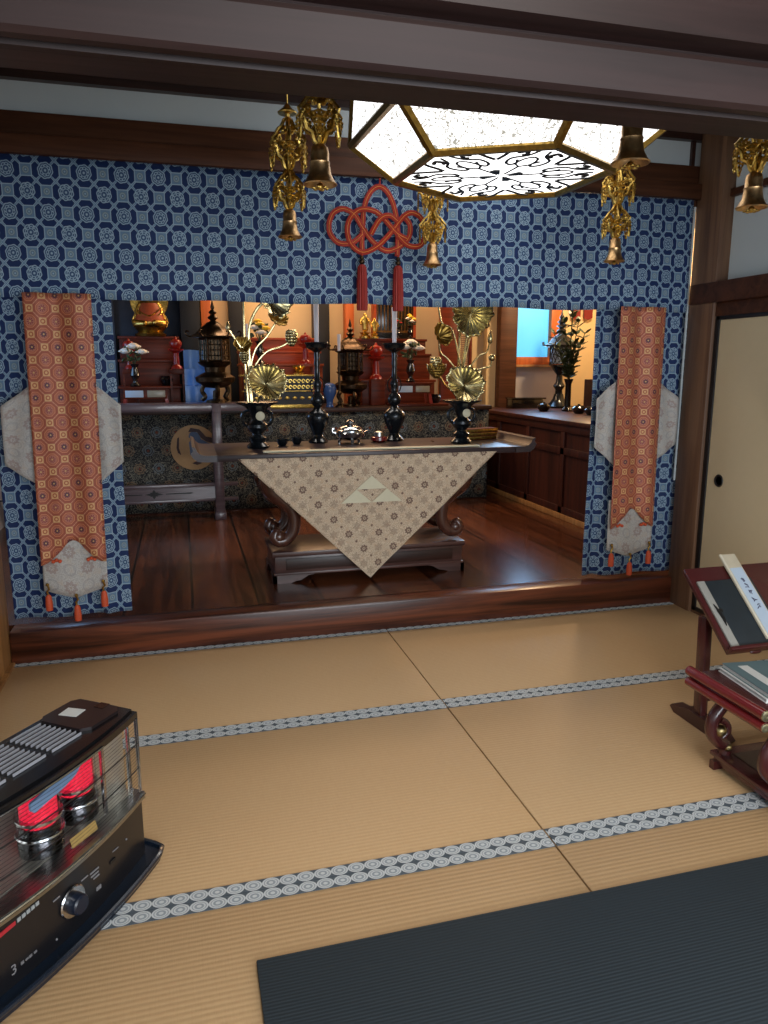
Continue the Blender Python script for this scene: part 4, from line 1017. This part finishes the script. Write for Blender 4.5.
for k, (xx, lb) in enumerate([(.56, 'small gold lion-like ornament at the left of the golden table'), (.98, 'small gold lotus-like ornament at the right of the golden table')]):
    bm = new(); lathe(bm, [(0, 0), (.04, 0), (.042, .012), (.02, .02), (.03, .04), (.05, .06), (.045, .075), (0, .07)], (xx, 6.39, 1.294), 20, None, 8, .12); tag(obj('gold_lotus_ornament', bm, GOLD), ['small gold lotus ornament on the left of the gilded table', 'small gold lotus ornament on the right of the gilded table'][k], 'ornament', 'gold lotus ornaments')
# blue pot
t = thing('blue_pot', 'small glazed blue jar left of the central bronze lantern', 'jar', (1.245, 6.40, 1.013)); bm = new(); lathe(bm, [(0, 0), (.04, 0), (.028, .02), (.03, .06), (.055, .11), (.06, .16), (.05, .185), (0, .18)]); obj('body', bm, plain('blue_glaze', (52, 84, 140), .25), t)
bm = new(); lathe(bm, [(.05, .183), (.052, .19), (.03, .205), (0, .21)]); obj('lid', bm, plain('blue_glaze_lid', (66, 98, 156), .25), t)
# centre altar: red cabinet, black and gold shrine
tiers('altar_cabinet', 'large dark red wooden tiered altar cabinet right of centre', 1.60, 2.30, 6.66, 7.08, [1.24, 1.48, 1.62], W_DRED)
sh = thing('gilt_shrine', 'black shrine with gilded vertical bars and rail on the red cabinet', 'shrine', (2.0, 7.0, 1.62))
bm = new(); bx(bm, -.18, .19, .0, .09, .012, .55, .003); bx(bm, -.20, .21, -.03, .09, 0, .013, .002); obj('body', bm, BLACK, sh)
bm = new()
for i in range(11): x = -.165+.034*i; bx(bm, x-.005, x+.005, -.008, .001, .075, .55)
bx(bm, -.18, .19, -.012, .001, .062, .078); obj('gilt_bars', bm, metal('old_gold', (150, 108, 60), .4), sh)
for xa in (.19, -.205): bm = new(); bx(bm, xa, xa+.025, -.02, .09, .013, .56); obj('side_post', bm, W_RED, sh)
for i, (x, y, s, lb) in enumerate([(1.70, 6.95, 1, 'small gilt statuette on the red cabinet beside the right candle'), (1.78, 6.90, .8, 'smaller gilt statuette in front on the red cabinet')]):
    t = thing('gilt_statuette', lb, 'statuette', (x, y, 1.621), 0, 'gilt statuettes')
    bm = new(); lathe(bm, [(0, 0), (.05*s, 0), (.052*s, .02*s), (.03*s, .035*s), (.05*s, .055*s), (0, .06*s)], seg=20); obj('pedestal', bm, GOLD, t)
    vv = [(0, 0, .08), (0, 0, .13), (0, 0, .18), (0, 0, .205), (0, 0, .235), (-.035, 0, .17), (-.045, -.02, .12), (.035, 0, .17), (.05, -.02, .13), (-.018, 0, .06), (.018, 0, .06)]
    skinned('body', [tuple(c*s for c in p_) for p_ in vv], [(0, 1), (1, 2), (2, 3), (3, 4), (2, 5), (5, 6), (2, 7), (7, 8), (0, 9), (0, 10)], [q*s for q in (.032, .028, .03, .013, .02, .014, .01, .014, .01, .022, .022)], GOLD, t)
red_stand((1.66, 6.72, 1.487-.004+.0), .0001 or .8, '') if False else None
red_stand((1.72, 6.62, 1.25), 1.05, 'red lacquer offering stand with covered bowl left of the right candle')
bm = new(); bx(bm, 1.66, 1.79, 6.56, 6.645, 1.013, 1.249, .004); tag(obj('offering_box', bm, W_DRED), 'dark red block under the offering stand left of the right candle', 'box')
# short candles
def stub(loc, label):
    t = thing('small_candlestick', label, 'candlestick', loc, 0, 'small candlesticks on the inner altar')
    bm = new(); lathe(bm, [(0, 0), (.04, 0), (.035, .015), (.012, .03), (.010, .10), (.02, .12), (.01, .14), (.01, .30), (.018, .33), (.01, .36), (.01, .46), (.035, .475), (.036, .48), (0, .478)]); obj('stem', bm, BRONZE, t)
    bm = new(); lathe(bm, [(0, .479), (.013, .479), (.015, .62), (0, .618)]); obj('candle', bm, CANDLE, t)
stub((.53, 6.18, 1.079), 'small bronze candlestick with short white candle near the left lotus stems')
stub((1.325, 6.36, 1.013), 'small bronze candlestick with short white candle left of the central lantern')
for k, (x, z_, lb) in enumerate([(2.24, 1.035, 'small black pot at the right end of the red cabinet'), (-.12, 1.201, 'small black bowl with green sprig beside the dark red stand')]):
    bm = new(); y = 6.46 if k == 0 else 6.66
    zz = 1.034 if k == 0 else 1.201
    lathe(bm, [(0, 0), (.03, 0), (.05, .03), (.055, .055), (.045, .07), (.05, .08), (0, .075)], (x, y, zz)); tag(obj('black_pot', bm, BLACK), lb, 'pot', 'small black pots')
# bead-lattice panel right of the altar
lt = thing('lattice_screen', 'tall dark red wooden panel with fine lattice strip right of the altar', 'screen', (2.70, 7.13, PZ))
bm = new(); bx(bm, -.17, .0, .0, .06, 0, 2.1, .003); obj('panel', bm, W_DRED, lt)
bm = new(); bx(bm, .0, .02, 0, .06, 0, 2.1, .003); bx(bm, .13, .16, 0, .06, 0, 2.1, .003); obj('frame', bm, W_DRED, lt)
bm = new()
for i in range(6): bx(bm, .026+.018*i, .032+.018*i, .01, .016, .75, 2.1)
for i in range(70): bx(bm, .02, .13, .016, .022, .76+.019*i, .766+.019*i)
o = obj('lattice', bm, plain('dusty_pink_brown', (112, 78, 72), .6), lt)

# ---- right counter
ct = thing('counter_cabinet', 'long dark red-brown panelled wooden counter along the right of the altar room', 'cabinet', (3.6, 5.75, PZ))
bm = new(); bx(bm, -.68, .80, -1.12, 1.40, .04, .76); obj('carcass', bm, W_CAB, ct)
bm = new(); bx(bm, -.72, .82, -1.15, 1.42, .76, .795, .005); obj('worktop', bm, W_CAB, ct)
bm = new(); bx(bm, -.705, -.675, -1.13, 1.40, .0, .045, .003); obj('plinth', bm, W_HONEY, ct)
bm = new()
for y in (-1.12, -.50, .12, .74, 1.34): bx(bm, -.697, -.675, y, y+.06, .045, .76, .002)
bx(bm, -.697, -.675, -1.12, 1.40, .045, .10, .002); bx(bm, -.697, -.675, -1.12, 1.40, .52, .575, .002); bx(bm, -.70, -.675, -1.12, 1.40, .70, .76, .002); obj('frame_rail', bm, W_CAB, ct)
CZT = PZ+.795
def tall_lamp(loc, label):
    t = thing('pedestal_lantern', label, 'lantern', loc)
    bm = new(); lathe(bm, [(0, 0), (.12, 0), (.125, .02), (.09, .05), (.06, .09), (.045, .14), (0, .15)], seg=28); obj('foot', bm, VASE, t)
    bm = new(); lathe(bm, [(.04, .13), (.035, .18), (.06, .22), (.035, .26), (.03, .33), (.06, .37), (.09, .41), (.12, .43), (0, .43)], seg=24); obj('stem', bm, VASE, t)
    bm = new(); lathe(bm, [(.095, .44), (.10, .52), (.095, .60)], seg=16); obj('inner_shade', bm, plain('pale_lantern_paper', (150, 170, 200), .6), t)
    bm = new()
    for k in range(16):
        a = k*pi/8; b_ = a+pi/8
        tube(bm, [(.105*cos(a), .105*sin(a), .43), (.105*cos(b_), .105*sin(b_), .52), (.105*cos(a), .105*sin(a), .61)], .005, 4); tube(bm, [(.105*cos(b_), .105*sin(b_), .43), (.105*cos(a), .105*sin(a), .52), (.105*cos(b_), .105*sin(b_), .61)], .005, 4)
    obj('pierced_cage', bm, BLACKM, t)
    bm = new(); lathe(bm, [(.11, .60), (.16, .61), (.165, .625), (.12, .655), (.085, .70), (.04, .73), (.03, .75)], seg=8)
    for k in range(8): a = k*pi/4; tube(bm, [(.15*cos(a), .15*sin(a), .62), (.185*cos(a), .185*sin(a), .625), (.19*cos(a), .19*sin(a), .655)], .007, 6)
    obj('roof', bm, BLACKM, t)
    bm = new(); lathe(bm, [(.03, .74), (.05, .765), (.02, .79), (.055, .81), (.02, .83), (.045, .85), (.018, .875), (.028, .895), (.01, .92), (0, 1.0)], seg=14); obj('finial', bm, BLACKM, t)
tall_lamp((3.70, 6.85, CZT), 'tall black pedestal lantern with tiered finial by the blue window')
pv = thing('leafy_branch_vase', 'dark vase of green leafy branches on the right counter', 'plant', (3.50, 6.30, CZT))
bm = new(); lathe(bm, [(0, 0), (.05, 0), (.055, .015), (.03, .04), (.028, .25), (.045, .30), (.04, .30), (0, .28)]); obj('vase', bm, BLACK, pv)
bm = new(); bl = new()
for k in range(9):
    a = k*2.4; h = .34+.10*(k % 4); r = .06+.13*((k*37 % 10)/10)
    pts = smooth_path([(0, 0, .27), (r*.3*cos(a), r*.3*sin(a), .27+h*.4), (r*cos(a), r*sin(a), .27+h)], 5); tube(bm, pts, .004, 5)
    for q, p in enumerate(pts[2:]):
        for s in range(2):
            d = Vector((cos(a+s*3+q*1.9), sin(a+s*3+q*1.9), random.uniform(.1, 1.1))).normalized(); ball(bl, p+d*.04, .046, (1, .5, .12), d.to_track_quat('X', 'Z').to_matrix(), 1)
obj('branch', bm, LEAF, pv); obj('leaves', bl, LEAF, pv)
bm = new()
cbx = thing('small_shrine_box', 'dark wooden shelf box with small gold items at the right end of the counter', 'box', (3.72, 5.98, CZT))
bx(bm, -.16, .22, -.1, .14, 0, .30, .004); obj('body', bm, W_DARK, cbx)
bm = new(); 
for i in range(4): bx(bm, -.11+.05*i, -.095+.05*i, -.106, -.1, .17, .25)
bx(bm, -.12, .08, -.108, -.1, .15, .16); obj('white_fittings', bm, WHITE, cbx)
for i, (x, h, lb) in enumerate([(3.63, .08, 'small gold cup on the dark shelf box, nearer the plant'), (3.72, .13, 'taller gold cup on the dark shelf box')]):
    bm = new(); lathe(bm, [(0, 0), (.02, 0), (.012, .02), (.022, h*.6), (.018, h), (0, h-.005)], (x, 5.95, CZT+.3005)); tag(obj('gold_cup', bm, GOLD), lb, 'cup', 'gold cups')
for i, (x, y, lb) in enumerate([(3.42, 5.95, 'dark round lidded bowl on the right counter beside the vase'), (3.28, 6.35, 'dark round lidded bowl on the right counter before the tall lantern'), (3.40, 5.70, 'dark round lidded bowl on the counter nearest the viewer')]):
    t = thing('lidded_bowl', lb, 'bowl', (x, y, CZT), 0, 'lidded bowls on the counter')
    bm = new(); lathe(bm, [(0, 0), (.035, 0), (.06, .03), (.062, .05), (0, .05)]); obj('bowl', bm, BLACK, t)
    bm = new(); lathe(bm, [(.06, .05), (.04, .068), (.012, .075), (.012, .085), (0, .086)]); obj('lid', bm, BLACK, t)
t = thing('document_box', 'flat black box lying on the counter below the blue window', 'box', (3.36, 6.92, CZT)); bm = new(); box(bm, (0, 0, .045), (.34, .16, .09), None, .006); obj('body', bm, BLACK, t)
bm = new(); box(bm, (.01, 0, .098), (.37, .18, .016), None, .004); obj('lid', bm, BLACK, t)
for i, (x, lb) in enumerate([(4.02, 'small dark red pennant hanging on the orange wall, left of the pair'), (4.16, 'small dark red pennant hanging on the orange wall, right of the pair')]):
    bm = new(); prism(bm, [(x-.05, 1.86), (x, 1.84), (x+.05, 1.86), (x+.05, 2.25), (x-.05, 2.25)], lambda a, b_, t: Vector((a, 7.14+t, b_)), .008); tag(obj('red_pennant', bm, plain('dark_red_cloth', (116, 24, 18), .7)), lb, 'pennant', 'red pennants')

# ================================================================== KEROSENE HEATER
hx_, hy_ = -.167, 1.955
ang = atan2(.809, .588)
hx_ += .002; hy_ += .004
H = thing('kerosene_heater', 'black kerosene stove heater with two glowing red burners behind a wire guard', 'heater', (hx_, hy_, 0), ang)
# local: x runs from -W (left) to 0 (right end), y: 0 front edge at the ends, + towards the back
HW, HD, HT = .64, .205, .47
def fr(x, b_=.035): k = (x+HW/2)/(HW/2); return -b_*(1-k*k)     # bowed front
def bowed(bm, x0, x1, z0, z1, off=0, back=None, n=24, rr=.03, b_=.035, zc=None):
    """solid with bowed front between x0..x1"""
    pts = []
    for i in range(n+1):
        x = x0+(x1-x0)*i/n; pts.append((x, fr(x, b_)+off))
    bk = back if back is not None else HD
    pts += [(x1, bk-rr), (x1-rr*.3, bk-rr*.3), (x1-rr, bk), (x0+rr, bk), (x0+rr*.3, bk-rr*.3), (x0, bk-rr)]
    prism(bm, pts, lambda a, c, t: Vector((a, c, z0+t)), z1-z0)
bm = new()   # drip tray
pts = []
for i in range(25): x = -HW-.005+(HW+.01)*i/24; k = i/24*2-1; pts.append((x, -.045-.03*(1-k*k)))
pts += [(.035, -.03), (.04, .0), (.04, HD+.02), (.02, HD+.04), (-HW-.02, HD+.04), (-HW-.04, HD+.02), (-HW-.04, 0), (-HW-.035, -.03)]
prism(bm, pts, lambda a, c, t: Vector((a, c, .002+t)), .018)
inner = [(a*.985-.005, c*.9+.004) for a, c in pts]
n_ = len(pts)
tube(bm, [Vector((a, c, .022)) for a, c in pts], .008, 8, closed=True); obj('drip_tray', bm, plain('navy_enamel', (20, 30, 44), .22, coat=.4), H)
bm = new(); bowed(bm, -HW, 0, .02, .195); hb = obj('tank_body', bm, plain('dark_grey_enamel', (21, 21, 25), .32, coat=.2), H, 30)
bm = new(); bowed(bm, -HW-.002, .002, .192, .212, -.012, .03, b_=.037, rr=.002); obj('steel_trim', bm, STEEL, H, 30)
bm = new(); tube(bm, [(x, fr(x, .037)-.013, .206) for x in [-HW+HW*i/24 for i in range(25)]], .0035, 6); obj('chrome_bead', bm, SILVERM, H)
# right and left end walls, back wall
REFL, t_, b_ = newmat('polished_reflector'); b_.inputs['Base Color'].default_value = srgb(200, 198, 190); setb(b_, .34, .85)
bm = new()
bx(bm, -.008, 0, .08, HD, .2, .43); bx(bm, -HW, -HW+.012, 0, HD, .2, .43); bx(bm, -HW, 0, HD-.01, HD, .2, .43); obj('casing', bm, BLACK, H)
bm = new(); bx(bm, -.155, -.015, .15, .155, .21, .42)
bm.free()
bm = new()   # bright reflector behind the burners with bent right wing
prism(bm, [(-.108, .055), (-.012, .040), (-.012, .043), (-.108, .058)], lambda a, c, t: Vector((a, c, .215+t)), .20); bx(bm, -.110, -.107, .055, .18, .215, .415)
prism(bm, [(-HW+.165, .175), (-HW+.015, .11), (-HW+.015, .113), (-HW+.165, .178)], lambda a, c, t: Vector((a, c, .215+t)), .20)
bx(bm, -HW+.16, -.16, .178, .182, .215, .415); obj('reflector', bm, REFL, H)
bm = new(); bx(bm, -HW+.01, -.01, .015, HD-.01, .198, .214); obj('burner_deck', bm, REFL, H)
bm = new()   # vertical chrome divider strips
bm.free()
for x in (-.118, -.02):
    bm = new(); bx(bm, x-.005, x+.005, .012, .022, .212, .42, .002); obj('divider_strip', bm, SILVERM, H)
# top
bm = new(); bowed(bm, -HW-.003, .003, .428, .446, -.004, rr=.03); bowed(bm, -HW, 0, .444, .452, .012, HD-.01, rr=.03)
tp = obj('top_cover', bm, plain('black_enamel', (14, 14, 17), .25, coat=.3), H, 30)
for x0_, x1_ in ((-.15, -.012), (-HW+.012, -HW+.15)):
    bm = new(); pr = [(x0_+.02, .03), (x1_-.02, .03), (x1_, .05), (x1_, HD-.03), (x1_-.02, HD-.015), (x0_+.02, HD-.015), (x0_, HD-.03), (x0_, .05)]
    prism(bm, pr, lambda a, c, t: Vector((a, c, .45+t)), .010); obj('end_plate', bm, plain('brown_black_enamel', (34, 26, 28), .35, coat=.3), tp)
bm = new()
for g in range(3):
    xa = -.160-.115*g
    for r in range(9):
        yy = .035+r*.0165; bx(bm, xa-.095, xa, yy, yy+.0022, .4525, .4595)
obj('grille_bar', bm, plain('light_grey_enamel', (150, 152, 160), .3), tp)
bm = new()
for g in range(3):
    xa = -.160-.115*g; bx(bm, xa-.098, xa+.003, .032, .178, .451, .4525)
obj('grille_well', bm, BLACKM, tp)
bm = new(); tube(bm, [(x, fr(x)-.006, .432) for x in [-HW+.02+(HW-.18)*i/20 for i in range(21)]], .0028, 6); obj('chrome_edge', bm, SILVERM, tp)
bm = new(); box(bm, (-.085, .135, .4607), (.042, .052, .001), Matrix.Rotation(.15, 3, 'Z')); obj('sticker', bm, WHITE, tp)
bm = new(); box(bm, (-.025, .09, .4605), (.03, .03, .001)); obj('hole_plate', bm, BLACK, tp)
# metal hood over the burners, its bluish reflection put into the plain colour
bm = new(); prism(bm, [(-.185, .428), (-.20, .405), (-.225, .385), (-.26, .375), (-.355, .362), (-.365, .372), (-.365, .390), (-.27, .405), (-.215, .428)], lambda a, c, t: Vector((a, .015+t+fr(a)*.5, c)), .006); obj('heat_deflector', bm, plain('painted_reflection_steel', (112, 142, 178), .35), H)
# burners
GLOW, t_, b_ = newmat('glowing_mesh'); gu, gv, gz, vv_ = uvxy(t_, 'Object')
n_g = t_.nodes.new('ShaderNodeTexVoronoi'); n_g.inputs['Scale'].default_value = 170; t_.links.new(vv_, n_g.inputs['Vector'])
fg = (X(t_, n_g.outputs['Distance']) > .30)*1.0
t_.links.new(mix(t_, fg, (1, .026, .10, 1), (.40, .003, .02, 1)), b_.inputs['Emission Color']); b_.inputs['Emission Strength'].default_value = 1.25; b_.inputs['Base Color'].default_value = (.5, .02, .03, 1)
GL, t_, b_ = newmat('clear_glass'); b_.inputs['Transmission Weight'].default_value = 1; b_.inputs['Roughness'].default_value = .02; b_.inputs['IOR'].default_value = 1.1; b_.inputs['Base Color'].default_value = (.95, .97, 1, 1)
for k, (x, y) in enumerate(((-.150, .080), (-.288, .062))):
    bm = new(); lathe(bm, [(0, .285), (.040, .285), (.043, .295), (.043, .362), (.03, .376), (0, .378)], (x, y, 0), 28); bn = obj('burner', bm, GLOW, H)
    bm = new(); lathe(bm, [(.052, .214), (.052, .245), (.048, .25), (.047, .275), (.044, .285), (.0, .285)], (x, y, 0), 28); obj('burner_base', bm, metal('dark_steel', (92, 92, 96), .2), bn)
    bm = new(); lathe(bm, [(.052, .262), (.052, .40)], (x, y, 0), 28); o = solid(obj('glass_chimney', bm, GL, bn), .001)
    bm = new(); lathe(bm, [(.055, .258), (.057, .262), (.055, .266)], (x, y, 0), 28); lathe(bm, [(.055, .30), (.0555, .304), (.055, .308)], (x, y, 0), 28); obj('burner_ring', bm, SILVERM, bn)
# wire guard
bm = new()
for i in range(22):
    z = .218+.0095*i; tube(bm, [(x, fr(x)-.003, z) for x in [-HW+.01+(HW-.02)*j/20 for j in range(21)]], .0006, 4)
for z in (.29, .36):
    tube(bm, [(x, fr(x)-.006, z) for x in [-HW+.01+(HW-.02)*j/20 for j in range(21)]], .0016, 5)
for x in (-.004, -HW+.004): tube(bm, [(x, -.001, .2), (x, -.001, .44)], .0035, 6)
obj('wire_guard', bm, BLACKM, H)
bm = new(); tube(bm, [(-.005, -.006, .215), (-.004, -.006, .43)], .0028, 6); tube(bm, [(-.012, -.006, .215), (-.012, -.004, .43)], .002, 6); obj('guard_post', bm, SILVERM, H)
bm = new(); box(bm, (-.235, fr(-.235)+.012, .235), (.085, .001, .024), Matrix.Rotation(-.3, 3, 'X')); obj('caution_plate', bm, plain('gold_plate', (168, 140, 84), .4), H)
# controls on the front
def onfront(x, z, off=.0): return Vector((x, fr(x)-.0015+off, z))
bm = new(); lathe(bm, [(.036, 0), (.039, .003), (.036, .006)], onfront(-.305, .105), 36, Matrix.Rotation(pi/2, 3, 'X')); obj('dial_ring', bm, SILVERM, hb)
bm = new(); lathe(bm, [(.0, .028), (.02, .028), (.024, .024), (.026, 0)], onfront(-.302, .100, 0), 28, Matrix.Rotation(pi/2, 3, 'X')); obj('dial_knob', bm, plain('navy_plastic', (20, 28, 44), .3), hb)
bm = new()
for x, z, w_, h_ in ((-.26, .135, .022, .003), (-.225, .13, .03, .004), (-.225, .12, .026, .004), (-.22, .11, .02, .004), (-.35, .145, .02, .003), (-.215, .075, .016, .010), (-.14, .13, .022, .002)):
    box(bm, onfront(x, z), (w_, .002, h_), Matrix.Rotation(.0, 3, 'Z'))
ball(bm, onfront(-.09, .125), .003, sub=1); ball(bm, onfront(-.36, .045), .003, sub=1); obj('panel_marks', bm, plain('grey_print', (120, 120, 124), .6), hb)
bm = new(); box(bm, onfront(-.155, .108), (.020, .004, .008)); obj('slot', bm, BLACKM, hb)
bm = new(); box(bm, onfront(-.48, .165), (.045, .002, .010), Matrix.Rotation(.0, 3, 'Z')); obj('red_emblem', bm, plain('red_print', (170, 40, 50), .5), hb)
bm = new()
for k in range(5): box(bm, onfront(-.450+.012*k, .168+.001*k), (.009, .0022, .009), None); 
obj('white_emblem', bm, plain('silver_print', (150, 156, 158), .5), hb)
def text_mesh(body, size, mat, parent, M, name='lettering'):
    cu = bpy.data.curves.new(name, 'FONT'); cu.body = body; cu.size = size; cu.extrude = .0006; cu.align_x = 'CENTER'
    o = bpy.data.objects.new(name, cu); COL.objects.link(o); dg = bpy.context.evaluated_depsgraph_get(); me = bpy.data.meshes.new_from_object(o.evaluated_get(dg)); COL.objects.unlink(o); bpy.data.objects.remove(o)
    me.materials.clear(); me.materials.append(mat); q = bpy.data.objects.new(name, me); COL.objects.link(q); q.parent = parent; q.matrix_local = M; return q
text_mesh('3', .034, plain('print_grey', (120, 120, 124), .6), hb, Matrix.Translation(onfront(-.475, .050, -.001)) @ Matrix.Rotation(pi/2, 4, 'X'))
bm = new()
for k, (dx, wz) in enumerate(((.016, .012), (.028, .007), (.037, .010), (.050, .008))): box(bm, onfront(-.475+dx+.006, .060), (.008, .002, wz*.6)); 
obj('panel_print', bm, plain('print_grey2', (110, 110, 114), .6), hb)

# ================================================================== READING STAND
rs = thing('reading_stand', 'dark red lacquered sloping reading stand at the right edge', 'reading stand', (1.82, 2.2, 0))
slope = atan2(.23, .27); BW = .56
Rm = Matrix.Rotation(slope, 4, 'X')
def boardM(x, s, n=0):  # x along width, s up the slope from the bottom edge, n normal offset
    p = Vector((x, -.15, .37)); return p+Vector((0, cos(slope)*s, sin(slope)*s))+Vector((0, -sin(slope), cos(slope)))*n
bm = new()
box(bm, boardM(BW/2, .18, -.011), (BW, .36, .020), Rm.to_3x3(), .004); obj('slanted_board', bm, LACQ, rs)
bm = new(); box(bm, boardM(BW/2, .004, .010), (BW+.01, .014, .034), Rm.to_3x3(), .003)
for x in (.04, .22, .40): ball(bm, boardM(x+.08, -.002, -.014), .012, (2.2, .5, .7))
obj('book_ledge', bm, LACQ, rs)
for x in (.045, BW-.045):
    bm = new(); box(bm, (x, .03, .235), (.032, .045, .40), Matrix.Rotation(-.04, 3, 'X'), .004); obj('post', bm, LACQ, rs)
    bm = new()
    pr = [(-.15, 0), (.125, 0), (.15, .018), (.135, .032), (.09, .035), (.06, .05), (-.06, .05), (-.10, .036), (-.14, .034), (-.165, .018)]
    prism(bm, pr, lambda a, c, t, x=x: Vector((x-.025+t, a+.02, c+.001)), .05); obj('foot', bm, W_DRED if False else plain('brown_lacquer', (66, 36, 34), .35, coat=.3), rs)
bm = new(); bx(bm, .045, BW-.045, .015, .045, .10, .14, .003); obj('stretcher', bm, LACQ, rs)
# book board resting on the stand
def on_board(name, label, cat, x, s, rz, n=0):
    t = thing(name, label, cat); p = boardM(x, s, n)+Vector((1.82, 2.2, 0)); t.matrix_world = Matrix.Translation(p) @ Rm @ Matrix.Rotation(rz, 4, 'Z'); 
    return t
bk = on_board('sutra_folder', 'black book with grey spine strip lying open-faced on the reading stand', 'book', .138, .150, .0)
bm = new(); box(bm, (0, 0, .004), (.24, .285, .007), None, .001); obj('black_cover', bm, plain('slate_black', (34, 42, 48), .5, var=.3, nscale=14), bk)
bm = new(); box(bm, (-.105, 0, .0045), (.032, .287, .008), None, .001); obj('grey_strip', bm, plain('grey_card', (150, 148, 142), .6), bk)
bm = new(); tube(bm, [(-.105, .04, .011), (-.100, .01, .012), (-.095, -.02, .011), (-.098, -.05, .010)], [.002, .005, .006, .002], 6); lathe(bm, [(.007, 0), (.009, .001), (.007, .002)], (-.090, .012, .011), 14); obj('clasp', bm, BLACKM, bk)
sl = on_board('label_slat', 'tall pale slat with a brush-written label leaning across the black book', 'slat', .205, .215, -.0, .0085)
bm = new(); box(bm, (0, 0, .004), (.072, .37, .007), None, .001); obj('wood_slat', bm, plain('pale_wood', (196, 186, 164), .6), sl)
bm = new(); box(bm, (-.031, 0, .0085), (.008, .37, .003), None, .0005); obj('slat_edge', bm, plain('paler_wood', (210, 202, 184), .6), sl)
bm = new(); box(bm, (.004, -.03, .0081), (.054, .30, .001)); obj('paper_label', bm, PAPERB, sl)
bm = new(); random.seed(3)
for k in range(5):
    cy_ = .068-.030*k
    for q in range(5):
        a = random.choice((0, pi/2, .7, -.7)); c = Vector((.006+random.uniform(-.006, .006), cy_+random.uniform(-.007, .007), .0088)); box(bm, c, (random.uniform(.009, .017), .0032, .0006), Matrix.Rotation(a, 3, 'Z'))
obj('brush_writing', bm, plain('ink', (66, 64, 96), .6), sl)

# ================================================================== LOW SUTRA DESK
ds = thing('low_desk', 'low dark red lacquered desk with rolled red edge and scroll legs', 'desk', (1.612, 1.80, 0))
DW = .62
bm = new(); bx(bm, .0, DW, -.155, .19, .322, .344, .005); obj('desktop', bm, LACQ, ds)
for x in (.0, DW):
    bm = new(); tube(bm, [(x, -.155, .352), (x, .19, .352)], .017, 14); obj('rolled_edge', bm, LACQR, ds)
    bm = new(); tube(bm, [(x, -.154, .314), (x, .19, .314)], .0155, 12); obj('lower_roll', bm, LACQR, ds)
    bm = new(); 
    for zz, r_ in ((.352, .017), (.314, .014)): lathe(bm, [(0, 0), (r_, 0), (r_, .005), (r_*.5, .007), (0, .005)], (x, -.154, zz), 18, Matrix.Rotation(pi/2, 3, 'X'))
    obj('end_cap', bm, metal('pale_brass', (206, 196, 160), .4), ds)
for s, x, y in ((-1, .12, -.11), (1, DW-.12, -.11), (-1, .12, .13), (1, DW-.12, .13)):
    bm = new(); bx(bm, x-.03, x+.03, y-.035, y+.035, .28, .322, .004)
    if 1:
        p_ = smooth_path([(x, y, .30), (x+s*.02, y, .25), (x+s*.055, y, .20), (x+s*.06, y, .15), (x+s*.03, y, .11), (x, y, .09), (x, y, .062)], 5)
        tube(bm, p_, .022, 10)
        sc = smooth_path([(x+s*.03, y, .19), (x+s*.0, y, .17), (x-s*.005, y, .14), (x+s*.02, y, .12)], 4); tube(bm, sc, .012, 8)
    obj('leg', bm, LACQ, ds, 60)
    bm = new(); ball(bm, (x+s*.035, y-.012, .155), .022, (1, .9, 1)); ball(bm, (x, y-.012, .09), .016)
    obj('gold_fitting', bm, metal('worn_gold', (190, 170, 120), .35), ds)
bm = new(); prism(bm, [(.06, .322), (DW-.06, .322), (DW-.06, .30), (DW-.14, .27), (DW/2, .295), (.14, .27), (.06, .30)], lambda a, c, t: Vector((a, -.148+t, c)), .015)
prism(bm, [(.06, .322), (DW-.06, .322), (DW-.06, .30), (DW-.14, .27), (DW/2, .295), (.14, .27), (.06, .30)], lambda a, c, t: Vector((a, .16+t, c)), .015); obj('apron', bm, LACQ, ds)
bm = new(); bx(bm, .085, DW-.085, -.16, .16, .048, .064, .004); bx(bm, .095, DW-.095, -.15, .15, .024, .05, .003); obj('base_board', bm, LACQ, ds)
bm = new(); 
for yy in (-.155, .133):
    prism(bm, [(.085, 0), (.15, 0), (.18, .026), (DW-.18, .026), (DW-.15, 0), (DW-.085, 0), (DW-.085, .03), (.085, .03)], lambda a, c, t: Vector((a, yy+t, c+.001)), .022)
obj('base_foot', bm, LACQ, ds)
bm = new(); bx(bm, .14, DW-.14, -.11, .11, .064, .067); obj('base_inset', bm, plain('brown_inset', (60, 42, 36), .35), ds)
# books on the desk
def book(name, label, cx, cy, z, w_, d_, h_, rz, cov):
    t = thing(name, label, 'book', (cx, cy, z), rz, 'books on the low desk')
    bm = new(); box(bm, (0, 0, h_/2), (w_-.006, d_-.006, h_-.003)); obj('pages', bm, WHITE, t)
    bm = new(); box(bm, (0, 0, .001), (w_, d_, .0018)); box(bm, (0, 0, h_-.001), (w_, d_, .0018)); obj('cover', bm, cov, t); return t
GREENC = plain('grey_green_cloth', (92, 116, 122), .6, var=.2, nscale=14)
book('sutra_book', 'white edged book at the bottom of the pile on the low desk', 1.785, 1.84, .3445, .17, .25, .014, -.12, WHITE)
book('sutra_book', 'grey-green covered book on top of the pile on the low desk', 1.79, 1.837, .3590, .165, .245, .016, -.12, GREENC)
bm = new(); box(bm, (1.762, 1.85, .3757), (.035, .16, .001), Matrix.Rotation(-.12, 3, 'Z')); tag(obj('paper_slip', bm, WHITE), 'narrow white paper slip lying on the grey-green book', 'paper')
bm = new(); box(bm, (1.98, 1.86, .364), (.12, .14, .038), None, .004); tag(obj('black_box', bm, BLACK), 'small black box behind the pile of books on the low desk', 'box')
